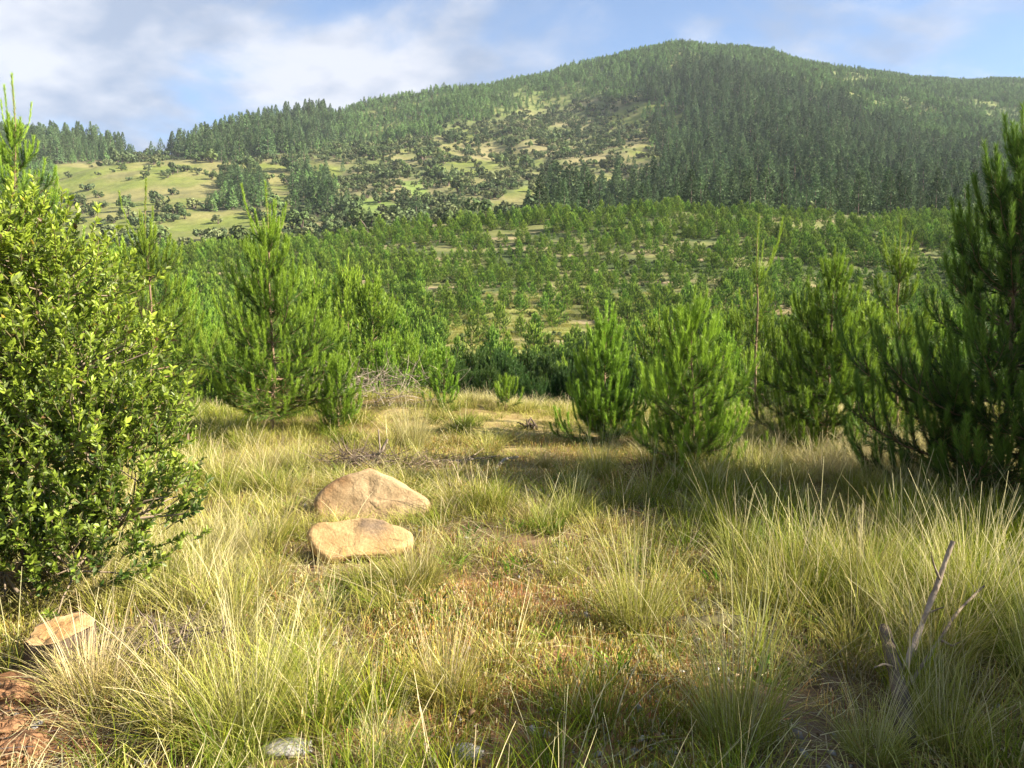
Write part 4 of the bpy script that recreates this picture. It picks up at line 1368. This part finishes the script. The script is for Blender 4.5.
def make_grass():
    rng = np.random.RandomState(51)

    def area(n_per, y0, y1, um=0.95, extra=1.2):
        k = int(n_per * (um * (y1 ** 2 - y0 ** 2) + 2 * extra * (y1 - y0)))
        y = np.sqrt(rng.uniform(y0 ** 2, y1 ** 2, k))
        x = rng.uniform(-1, 1, k) * (um * y + extra)
        return np.stack([x, y], 1)
    Ps, Ix, Sc, Hh = [], [], [], []

    def add(P, idx, s, h):
        Ps.append(P); Ix.append(idx); Sc.append(s); Hh.append(h)
    # tall grass
    for n_per, y0, y1, ws in ((64, 1.5, 5.0, 1.0), (40, 5.0, 9.0, 1.15), (22, 9.0, 19.5, 1.5)):
        P = area(n_per, y0, y1)
        tall, hgt, bare, soil, px, py = near_cover(P[:, 0], P[:, 1])
        patch = fbm(P[:, 0] * 0.8, P[:, 1] * 0.8, 121, 3)
        k = rng.random_sample(len(P)) < tall * np.clip(0.58 + 1.8 * patch, 0.06, 1.0)
        P, hgt, px, py, patch = P[k], hgt[k], px[k], py[k], patch[k]
        n = len(P)
        tone = fbm(P[:, 0] * 0.45 + 9, P[:, 1] * 0.45, 127, 3) + rng.normal(0, 0.25, n)
        tone = tone - 0.06 + np.where(px > 640, 0.28, 0.0) * (py > 500) - np.where((px < 330) & (py > 560), 0.10, 0) - np.where((px > 640) & (py < 500), 0.35, 0)
        idx = np.where(tone > 0.10, rng.randint(6, 9, n), np.where(tone > -0.34, rng.randint(0, 4, n), rng.randint(4, 6, n)))
        q = rng.random_sample(n)
        idx = np.where(q < 0.06, rng.randint(9, 11, n), idx)
        idx = np.where(q > 0.985, rng.randint(20, 22, n), idx)
        s = rng.uniform(0.75, 1.2, n) * ws
        add(P, idx, s, hgt * rng.uniform(0.7, 1.15, n))
    # short turf, stubble, litter
    for n_per, y0, y1, kind in ((26, 1.5, 7, 'turf'), (22, 7, 19.5, 'turf'), (85, 1.5, 5.2, 'stub'), (40, 5.2, 10, 'stub'), (22, 1.5, 9, 'lit'), (26, 1.5, 7, 'crumb'), (3.0, 1.5, 8, 'forb')):
        P = area(n_per, y0, y1)
        tall, hgt, bare, soil, px, py = near_cover(P[:, 0], P[:, 1])
        n = len(P); q = rng.random_sample(n)
        patch = fbm(P[:, 0] * 1.1, P[:, 1] * 1.1, 131, 3)
        if kind == 'turf':
            k = (q < np.where(soil, 0.03, np.where(bare, np.where(P[:, 1] > 6, 1.0, 0.30), 0.75)))
            idx = rng.randint(17, 20, n)
            h = rng.uniform(0.5, 1.05, n) * np.where(bare, 0.55, 1.0)
        elif kind == 'stub':
            k = q < np.where(soil, 0.05, np.where(bare, np.clip(0.75 + 0.9 * patch, 0.1, 1), 0.22))
            idx = rng.randint(11, 14, n); h = rng.uniform(0.7, 1.4, n)
        elif kind == 'crumb':
            k = q < np.where(soil | bare, 1.0, 0.25); idx = rng.randint(22, 24, n); h = rng.uniform(0.8, 1.3, n)
        elif kind == 'lit':
            k = q < 0.8; idx = rng.randint(14, 16, n); h = rng.uniform(0.6, 1.3, n)
        else:
            k = (q < 0.8) & ~soil; idx = np.full(n, 16); h = rng.uniform(0.6, 1.4, n)
        add(P[k], idx[k], rng.uniform(0.8, 1.3, k.sum()), h[k])
    P = np.concatenate(Ps); idx = np.concatenate(Ix); s = np.concatenate(Sc); h = np.concatenate(Hh)
    # keep the stones and the stump free
    k = np.ones(len(P), bool)
    for cx, cy, rx, ry in KEEP_CLEAR:
        k &= ((P[:, 0] - cx) / rx) ** 2 + ((P[:, 1] - cy) / ry) ** 2 > 1
    P, idx, s, h = P[k], idx[k], s[k], h[k]
    n = len(P)
    z = H(P[:, 0], P[:, 1])
    rot = np.stack([rng.normal(0, 0.10, n), rng.normal(0, 0.10, n), rng.uniform(0, 6.28, n)], 1)
    scatter('grass', 'grass_kinds', np.stack([P[:, 0], P[:, 1], z], 1), rot, np.stack([s, s, h * np.clip(s, 0.8, 1.15)], 1), idx, 'dry yellow-green grass, stubble and straw over the clearing', 'grass')
    print('grass', n)


# ------------------------------------------------------------------ boulders, stump, wood


def blob(outline, depth, seed, bulge=0.12, rows=7, rough=0.026, tilt=0.0, flat_top=None):
    """a stone: an outline (x, z) that rounds off to a smaller outline at front and back"""
    rng = np.random.RandomState(seed)
    o = np.array(outline, float)
    n = 56
    d = np.concatenate([[0], np.cumsum(np.linalg.norm(np.diff(np.vstack([o, o[:1]]), axis=0), axis=1))])
    q = np.linspace(0, d[-1], n, endpoint=False)
    oc = np.vstack([o, o[:1]])
    P = np.stack([np.interp(q, d, oc[:, 0]), np.interp(q, d, oc[:, 1])], 1)
    for _ in range(2):
        P = 0.25 * np.roll(P, 1, 0) + 0.5 * P + 0.25 * np.roll(P, -1, 0)
    c = P.mean(0)
    ths = np.linspace(-1, 1, rows)
    V = []
    for k, t in enumerate(ths):
        f = (1 - abs(t) ** 4) ** 0.5 if abs(t) < 1 else 0.0
        f = 0.94 + 0.06 * f
        V.append(np.stack([c[0] + (P[:, 0] - c[0]) * f, np.full(n, t * depth / 2), c[1] + (P[:, 1] - c[1]) * f], 1))
    # front and back caps: rings towards the middle
    for sgn in (-1, 1):
        for f in (0.84, 0.55, 0.28, 0.001):
            V.append(np.stack([c[0] + (P[:, 0] - c[0]) * f, np.full(n, sgn * (depth / 2 + bulge * depth * (0.80 - f) * 0.5)), c[1] + (P[:, 1] - c[1]) * f], 1))
    F = []

    def band(a, b, flip):
        for j in range(n):
            j2 = (j + 1) % n
            f = (a * n + j, a * n + j2, b * n + j2, b * n + j)
            F.append(f[::-1] if flip else f)
    for k in range(rows - 1):
        band(k, k + 1, False)
    band(0, rows, True)
    for k in range(3): band(rows + k, rows + k + 1, True)
    band(rows - 1, rows + 4, False)
    for k in range(3): band(rows + 4 + k, rows + 5 + k, False)
    V = np.concatenate(V)
    V = V + rough * np.stack([fbm(V[:, 0] * 7 + V[:, 1] * 3, V[:, 2] * 7 + 5, seed, 3), fbm(V[:, 0] * 6, V[:, 2] * 6 + V[:, 1] * 5, seed + 3, 3), fbm(V[:, 1] * 7, V[:, 0] * 7, seed + 5, 3)], 1)
    return V, np.array(F)


KEEP_CLEAR = []


def boulder(name, label, px, py, outline_px, depth, tilt, seed, col):
    """outline in photo pixels about the foot (px, py)"""
    x, y = G(px, py)
    k = y / F_PX * 1.0
    ol = [((a - px) * k, (py - b) * k) for a, b in outline_px]
    V, F = blob(ol, depth, seed)
    c, s = math.cos(tilt), math.sin(tilt)
    V0 = V.copy()
    V[:, 2] *= 1.0 + 0.85 * (1 / c - 1)
    V = np.stack([V[:, 0], V[:, 1] * c + V[:, 2] * s, -V[:, 1] * s + V[:, 2] * c], 1)
    V[:, 1] += depth * 0.5
    cc = col(V0) if callable(col) else np.tile(np.array(col), (len(V), 1))
    me = mesh(name, [(V, F, cc, 0)], [M_stone], True)
    o = obj(name, me, loc=(x, y, Hs(x, y)))
    tag(o, label, 'boulder', 'tan boulders in the grass')
    w = max(abs(a) for a, _ in ol)
    KEEP_CLEAR.append((x + 0.5 * (max(a for a, _ in ol) + min(a for a, _ in ol)), y + depth * 0.5, w * 0.95, depth * 0.9 + 0.12))
    return o


def rind(V, c, d):
    """the dark weathered skin on the sides and back of the stone"""
    k = smooth(V[:, 1] + 0.02 * fbm(V[:, 0] * 9, V[:, 2] * 9, 158, 2), -0.45 * d, 0.1 * d)[:, None]
    return c * (1 - k) + np.array((0.36, 0.28, 0.24)) * k


def lichen(V):
    n = fbm(V[:, 0] * 5, V[:, 2] * 5 + V[:, 1] * 4, 151, 3)
    k = smooth(n, 0.1, 0.35)[:, None]
    c = np.array((1.02, 1.0, 1.0)) * (1 - k) + np.array((0.80, 0.68, 0.60)) * k
    return rind(V, c, 0.12)


def lichen2(V):
    d = np.exp(-((V[:, 0] - 0.12) / 0.12) ** 2 - ((V[:, 2] - 0.19) / 0.07) ** 2)
    k = np.clip(d * 1.6 * (0.7 + 0.6 * fbm(V[:, 0] * 22, V[:, 2] * 22, 157, 3)), 0, 1)[:, None]
    return rind(V, np.array((1.12, 1.03, 0.86)) * (1 - k) + np.array((0.42, 0.40, 0.46)) * k, 0.08)


boulder('boulder', 'larger tan boulder with long sloping right end, behind the flat one', 368, 523,
        [(312, 528), (309, 505), (318, 490), (345, 478), (368, 474), (388, 480), (405, 492), (428, 502), (433, 512), (430, 522), (415, 528), (365, 532)], 0.24, 0.34, 161, lichen)
boulder('boulder', 'flatter orange-tan boulder with grey patch, lying in front of the larger one', 350, 568,
        [(306, 560), (298, 546), (306, 537), (330, 533), (370, 533), (398, 536), (414, 544), (408, 554), (392, 561), (360, 566), (325, 566)], 0.13, 0.80, 167, lichen2)


def stump():
    x, y = G(62, 668)
    t = thing('tree_stump', 'short sawn tree stump with pale orange top and dark bark at lower left', 'stump', (x, y, Hs(x, y)))
    n = 40
    rng = np.random.RandomState(171)
    a = np.arange(n) / n * 2 * np.pi
    r = 0.135 * (1 + 0.16 * np.cos(a * 2 + 0.6) + 0.07 * np.cos(a * 5) + 0.03 * rng.normal(size=n))
    hs = [-0.06, 0.03, 0.09, 0.15, 0.19]
    fl = [1.35, 1.12, 1.02, 1.0, 0.99]
    V = np.concatenate([np.stack([r * f * np.cos(a), r * f * 0.9 * np.sin(a), np.full(n, h) + (0.03 * np.cos(a + 0.4) + 0.045 * np.sin(a)) * (h > 0.12)], 1) for h, f in zip(hs, fl)])
    V[:, :2] *= (1 + 0.05 * fbm(np.arctan2(V[:, 1], V[:, 0]) * 6, V[:, 2] * 9, 173, 3))[:, None]
    F = [(k * n + j, k * n + (j + 1) % n, (k + 1) * n + (j + 1) % n, (k + 1) * n + j) for k in range(4) for j in range(n)]
    obj('bark', mesh('stump_bark', [(V, np.array(F), np.array((0.36, 0.30, 0.26)), 0)], [M_dead], True), t)
    top = V[-n:]
    rings = [np.stack([top[:, 0] * f, top[:, 1] * f, 0.19 + (0.03 * np.cos(a + 0.4) + 0.045 * np.sin(a)) * f + 0.012 * fbm(top[:, 0] * f * 30, top[:, 1] * f * 30, 175, 3)], 1) for f in (0.97, 0.7, 0.4, 0.02)]
    W_ = np.concatenate(rings)
    F = [(k * n + j, k * n + (j + 1) % n, (k + 1) * n + (j + 1) % n, (k + 1) * n + j) for k in range(3) for j in range(n)]
    fr = np.repeat(np.array((0.97, 0.7, 0.4, 0.02)), n)
    nz = fbm(W_[:, 0] * 22, W_[:, 1] * 22, 177, 3)
    k = np.clip(smooth(fr, 0.55, 0.95) * 0.8 + 0.5 * nz, 0, 1)[:, None]
    cc = np.array((1.15, 0.86, 0.60)) * (1 - k) + np.array((1.45, 1.40, 1.30)) * k
    obj('cut_face', mesh('stump_top', [(W_, np.array(F), cc, 0)], [M_stone], True), t)
    KEEP_CLEAR.append((x, y, 0.18, 0.16))


stump()


def P3(px, py, y):
    u, s = px_slopes(px, py)
    return np.array((u * y, y, EYE + y * s))


def limb(pts, r0, r1, seed, sides=8, k=14):
    pts = np.array(pts); q = np.linspace(0, 1, k); s = np.linspace(0, 1, len(pts))
    P = np.stack([np.interp(q, s, pts[:, i]) for i in range(3)], 1)
    rng = np.random.RandomState(seed)
    P[1:-1] += np.cumsum(rng.normal(0, 0.10 * r0, (k - 2, 3)), 0) * 0.6
    r = np.linspace(r0, r1, k) * rng.uniform(0.85, 1.15, k)
    return P, r, sides, (1, 1, 1)


def dead_log():
    y = 3.15
    x, yy = G(905, 735)
    b = np.array((x, yy, Hs(x, yy)))
    t = thing('dead_log', 'weathered grey fallen log with two bare limbs in the right-hand grass', 'dead wood', b)

    def seg(name, pts, r0, r1, seed, tone):
        P, r, sd_, c = limb([p - b for p in pts], r0, r1, seed)
        obj(name, mesh('wood_' + name, tube_parts([(P, r, sd_, tone)]), [M_dead], True), t)
    seg('log', [P3(908, 748, 2.75), P3(902, 700, 2.95), P3(892, 655, 3.2), P3(884, 628, 3.45)], 0.040, 0.028, 181, (0.42, 0.37, 0.34))  # dark grey wood, toned down further for the shade it lies in
    seg('limb', [P3(905, 668, 3.15), P3(922, 625, 3.3), P3(938, 585, 3.38), P3(953, 541, 3.42)], 0.016, 0.010, 183, (1.0, 0.94, 0.86))
    for q, (p0, p1, p2) in enumerate((((922, 625, 3.3), (930, 612, 3.26), (944, 607, 3.2)), ((940, 580, 3.38), (934, 566, 3.36), (931, 552, 3.3)), ((940, 640, 3.3), (952, 646, 3.22), (962, 641, 3.15)), ((896, 668, 3.14), (884, 664, 3.05), (874, 668, 2.98)))):
        seg('twig', [P3(*p0), P3(*p1), P3(*p2)], 0.007, 0.002, 184 + q, (0.9, 0.84, 0.76))
    seg('limb', [P3(905, 690, 3.05), P3(940, 640, 3.3), P3(958, 612, 3.42), P3(984, 586, 3.55)], 0.010, 0.005, 187, (0.8, 0.74, 0.66))


dead_log()


def sticks():
    for pts, r0, r1, label, tone in (
        ([(496, 474, 7.0), (504, 464, 7.4), (518, 461, 7.7)], 0.020, 0.012, 'pale bent stick lying on the bare path behind the boulders', (1.6, 1.55, 1.45)),
        ([(420, 466, 7.9), (462, 465, 7.9), (500, 460, 8.1)], 0.013, 0.008, 'long thin grey stick lying left of the pale bent stick', (1.3, 1.2, 1.05)),
        ([(458, 476, 7.3), (468, 464, 7.7), (484, 452, 8.2)], 0.010, 0.006, 'thin straight stick crossing the long grey stick', (1.3, 1.2, 1.0)),
        ([(440, 478, 7.2), (446, 486, 6.9), (452, 492, 6.8)], 0.012, 0.008, 'short dark stick near the tail of the larger boulder', (0.6, 0.55, 0.5)),
    ):
        w = []
        for px, py, y in pts:
            x, yy = G(px, py)
            w.append(np.array((x, yy, Hs(x, yy) + 0.05)))
        b = w[0].copy()
        P, r, sd_, _ = limb([p - b for p in w], r0, r1, int(pts[0][0]), 6, 10)
        tag(obj('stick', mesh('stick', tube_parts([(P, r, sd_, tone)]), [M_dead], True), loc=b), label, 'stick', 'dead sticks on the clearing floor')
    # mossy log under the big tussock
    x, y = G(690, 634)
    b = np.array((x, y, Hs(x, y)))
    P, r, sd_, _ = limb([(-0.27, 0.02, 0.035), (0.0, 0, 0.05), (0.30, 0.05, 0.05)], 0.052, 0.042, 191, 10)
    tag(obj('log', mesh('log', tube_parts([(P, r, sd_, (0.34, 0.33, 0.18))]), [M_dead], True), loc=b), 'short mossy log lying beneath the right tussock', 'log')
    # dark root snag on the far rim
    x, y = G(533, 429)
    t = thing('root_snag', 'small dark twisted root snag on the far rim of the clearing', 'dead wood', (x, y, Hs(x, y)))
    rng = np.random.RandomState(193)
    for k in range(9):
        az = rng.uniform(0, 6.28); L = rng.uniform(0.10, 0.24)
        Q = path(np.array((rng.normal(0, 0.06), rng.normal(0, 0.04), 0.0)), az, rng.uniform(0.2, 1.2), rng.uniform(-0.4, 0.9), L, 6, 1.0, rng.normal(0, 0.8))
        P, r, sd_, _ = limb(list(Q), 0.020 + 0.02 * rng.random_sample(), 0.008, 194 + k)
        obj('root', mesh('root', tube_parts([(P, r, sd_, (0.45, 0.38, 0.33))]), [M_dead], True), t)


sticks()


def brush(px, py, w, h, n, seed, label, tone, big=()):
    x, y = G(px, py)
    rng = np.random.RandomState(seed)
    t = thing('brush_pile', label, 'dead brush', (x, y, Hs(x, y)))
    if w < 0.8: KEEP_CLEAR.append((x, y - 0.05, w * 0.42, w * 0.30))
    lst = []
    for k in range(n):
        p = np.array((rng.normal(0, w * 0.38), rng.normal(0, w * 0.25), rng.uniform(0, h * 0.6)))
        az = rng.uniform(0, 6.28); el = rng.uniform(-0.2, 0.9)
        L = rng.uniform(0.3, 0.9) * w * 0.6
        Q = path(p, az, el, el + rng.normal(0, 0.5), L, 5, 1.0, rng.normal(0, 0.5))
        Q[:, 2] = np.clip(Q[:, 2], 0.0, h * 1.2)
        r0 = rng.uniform(0.0025, 0.006)
        lst.append((Q, np.linspace(r0, r0 * 0.4, 5), 4, np.array(tone) * rng.uniform(0.5, 1.25)))
    obj('twig_mass', mesh('twigs', tube_parts(lst), [M_dead], True), t, kind='stuff')
    for pts, r0 in big:
        P, r, sd_, _ = limb(pts, r0, r0 * 0.45, seed + 7)
        obj('branch', mesh('branch', tube_parts([(P, r, sd_, (0.9, 0.85, 0.8))]), [M_dead], True), t)


brush(360, 472, 0.62, 0.34, 260, 201, 'grey heap of dead twigs with forked branch behind the larger boulder', (0.62, 0.55, 0.50),
      big=[([(0.14, 0, 0.0), (0.20, 0, 0.16), (0.30, 0.02, 0.36)], 0.028), ([(0.20, 0, 0.14), (0.22, 0, 0.28), (0.20, 0.03, 0.46)], 0.015), ([(-0.2, 0.05, 0.05), (0.0, 0, 0.16), (0.22, 0.02, 0.2)], 0.014)])
brush(425, 470, 0.78, 0.14, 150, 203, 'low scatter of dry twigs right of the twig heap', (1.0, 0.88, 0.75))
brush(150, 668, 0.42, 0.26, 170, 205, 'dark tangle of dead stems in the grass right of the stump', (0.55, 0.5, 0.46))
brush(375, 408, 1.3, 0.8, 240, 207, 'pale leafless bush at the foot of the slope pines left of centre', (1.25, 1.2, 1.15))
brush(655, 478, 0.6, 0.16, 110, 209, 'brown litter of fallen twigs at the foot of the brightest pine', (0.85, 0.62, 0.45))
brush(760, 552, 0.5, 0.2, 110, 211, 'grey dead stems in the shaded grass before the big dark pine', (0.8, 0.72, 0.66))


def lumps():
    def lump(name, label, cat, px, py, sx, sy, sz, mat, seed, group=None, rz=0.0, rough=0.35):
        rng = np.random.RandomState(seed)
        nr, nc = 26, 44
        th = np.linspace(0.02, np.pi - 0.02, nr); ph = np.linspace(0, 2 * np.pi, nc, endpoint=False)
        T, Pp = np.meshgrid(th, ph, indexing='ij')
        d = np.stack([np.sin(T) * np.cos(Pp), np.sin(T) * np.sin(Pp), np.cos(T)], -1).reshape(-1, 3)
        r = 1 + rough * fbm(d[:, 0] * 1.6 + seed, d[:, 1] * 1.6 + d[:, 2] * 1.9, seed, 4) + 0.4 * rough * fbm(d[:, 0] * 6 + d[:, 2] * 4, d[:, 1] * 6 - d[:, 2] * 3, seed + 9, 4)
        V = d * r[:, None] * np.array((sx, sy, sz))
        V[:, 2] = np.maximum(V[:, 2], -sz * 0.6)
        F = [(i * nc + j, (i + 1) * nc + j, (i + 1) * nc + (j + 1) % nc, i * nc + (j + 1) % nc) for i in range(nr - 1) for j in range(nc)]
        x, y = G(px, py)
        o = obj(name, mesh(name, [(V, np.array(F), None, 0)], [mat], True), loc=(x, y, Hs(x, y) + sz * 0.35))
        o.rotation_euler = (0, 0, rz)
        tag(o, label, cat, group)
        KEEP_CLEAR.append((x, y, sx, sy + 0.05))
    g = 'clay clods in the bottom left corner'
    lump('clay_clod', 'largest orange clay clod at the bottom left edge below the stump', 'clod', 12, 706, 0.085, 0.075, 0.075, M_clay, 221, g, 0.0, 0.6)
    lump('clay_clod', 'crumbly reddish clod just right of the largest clay clod', 'clod', 42, 704, 0.055, 0.045, 0.042, M_clay, 223, g, 1.0, 0.7)
    lump('clay_clod', 'second orange clod directly under the largest clay clod', 'clod', 10, 734, 0.07, 0.06, 0.045, M_clay, 241, g, 0.7, 0.65)
    lump('clay_clod', 'small crumb of red soil right of the little pale stone', 'clod', 56, 730, 0.035, 0.03, 0.025, M_clay, 243, g, 1.7, 0.7)
    lump('clay_clod', 'low dark red clod on bare soil under the largest clay clod', 'clod', 20, 752, 0.10, 0.09, 0.05, M_clay, 227, g, 2.0)
    lump('clay_clod', 'small red clod between bare soil and the bottom grass', 'clod', 86, 748, 0.05, 0.04, 0.03, M_clay, 229, g, 2.6)
    lump('stone', 'flat pale grey stone at the bottom left of centre', 'stone', 288, 752, 0.10, 0.05, 0.035, M_greystone, 231, 'grey stones at the bottom', 0.1, 0.3)
    lump('stone', 'darker grey stone at the bottom in the middle', 'stone', 466, 758, 0.075, 0.045, 0.035, M_greystone, 233, 'grey stones at the bottom', 0.4, 0.3)
    lump('stone', 'little pale stone on the bare soil beside the clay clods', 'stone', 36, 728, 0.032, 0.025, 0.02, M_greystone, 235, 'grey stones at the bottom', 0.4, 0.3)


lumps()

slope_scrub()
make_grass()

# tussocks that stand out one by one
TUSS = []
for k in range(3):
    TUSS.append(mesh('tussock_green', clump(990 + k, 560, 0.15, 0.22, 0.62, 0.40, 0.42, 0.0034, YG * 1.1, ST, seed_heads=0.10, segs=5), [M_grass]))
for k in range(3):
    TUSS.append(mesh('tussock_straw', clump(995 + k, 560, 0.15, 0.22, 0.60, 0.38, 0.48, 0.0033, ST, PALE, seed_heads=0.10, segs=5), [M_grass]))


def tussocks():
    rng = np.random.RandomState(61)
    for px, py, hpx, k, label in (
        (636, 630, 112, 0, 'bright green grass tussock with pale tips standing above the mossy log'),
        (246, 738, 138, 1, 'large yellow-green tussock in front left, tallest at the bottom'),
        (236, 560, 66, 3, 'straw-coloured dry tussock standing left of the boulders'),
        (412, 448, 56, 4, 'rounded pale tussock on the grass bank behind the twig heap'),
        (600, 478, 52, 0, 'green tussock with long stalks left of the brightest pine'),
        (734, 742, 150, 2, 'leaning green tussock in the bottom right of centre'),
        (972, 622, 128, 1, 'broad sunlit tussock with tall pale stalks beside the dead limbs'),
        (446, 700, 92, 2, 'thin upright green tussock in the middle of the stubble'),
        (545, 470, 26, 0, 'small dark green tuft on the bare path'),
        (655, 432, 24, 0, 'yellow-green tuft on the far rim beside the darker bushy pine'),
        (578, 494, 26, 1, 'small bright green tuft on the path in front of the pines'),
        (388, 766, 66, 5, 'grey dry tussock at the bottom edge left of the middle'),
        (90, 700, 92, 4, 'dry orange-straw tussock in front of the stump'),
        (780, 448, 60, 5, 'dry straw tussock between the brightest pine and the airy pine'),
        (420, 590, 66, 1, 'green tussock at the right foot of the flat boulder'),
        (872, 760, 80, 2, 'green tussock leaning over the left side of the grey log'),
        (948, 750, 96, 2, 'green tussock over the right side of the grey log'),
        (925, 690, 62, 1, 'small tussock in the fork of the grey log'),
        (860, 600, 95, 1, 'long swept tussock left of the dead limbs'),
    ):
        x, y = G(px, py)
        s = hpx / F_PX * y / 0.62
        o = obj('grass_tussock', TUSS[k], loc=(x, y, Hs(x, y)))
        o.rotation_euler = (0, 0, rng.uniform(0, 6.28)); w = s ** 0.8
        o.scale = (w, w, s)
        tag(o, label, 'grass tussock', 'grass tussocks in the clearing')


tussocks()

# ------------------------------------------------------------------ the air
HAZE = 0.00008


def haze():
    m = bpy.data.materials.new('haze')
    m.use_nodes = True
    nt = m.node_tree; nt.nodes.clear()
    out = N(nt, 'ShaderNodeOutputMaterial')
    v = N(nt, 'ShaderNodeVolumePrincipled')
    v.inputs['Color'].default_value = (0.80, 0.90, 1.0, 1)
    v.inputs['Density'].default_value = HAZE
    v.inputs['Anisotropy'].default_value = 0.0
    nt.links.new(v.outputs[0], out.inputs['Volume'])
    x, y0, y1, z0, z1 = 2300.0, -90.0, 1960.0, -90.0, 640.0
    V = np.array([(-x, y0, z0), (x, y0, z0), (x, y1, z0), (-x, y1, z0), (-x, y0, z1), (x, y0, z1), (x, y1, z1), (-x, y1, z1)])
    F = np.array([(0, 3, 2, 1), (4, 5, 6, 7), (0, 1, 5, 4), (1, 2, 6, 5), (2, 3, 7, 6), (3, 0, 4, 7)])
    tag(obj('haze', mesh('haze', [(V, F, None, 0)], [m])), 'thin bluish morning haze over the valley', 'haze', kind='stuff')


haze()

# print('TRIS', sum(len(o.data.loops) - 2 * len(o.data.polygons) for o in S.objects if o.type == 'MESH'), sum(len(m.loops) - 2 * len(m.polygons) for m in bpy.data.meshes))
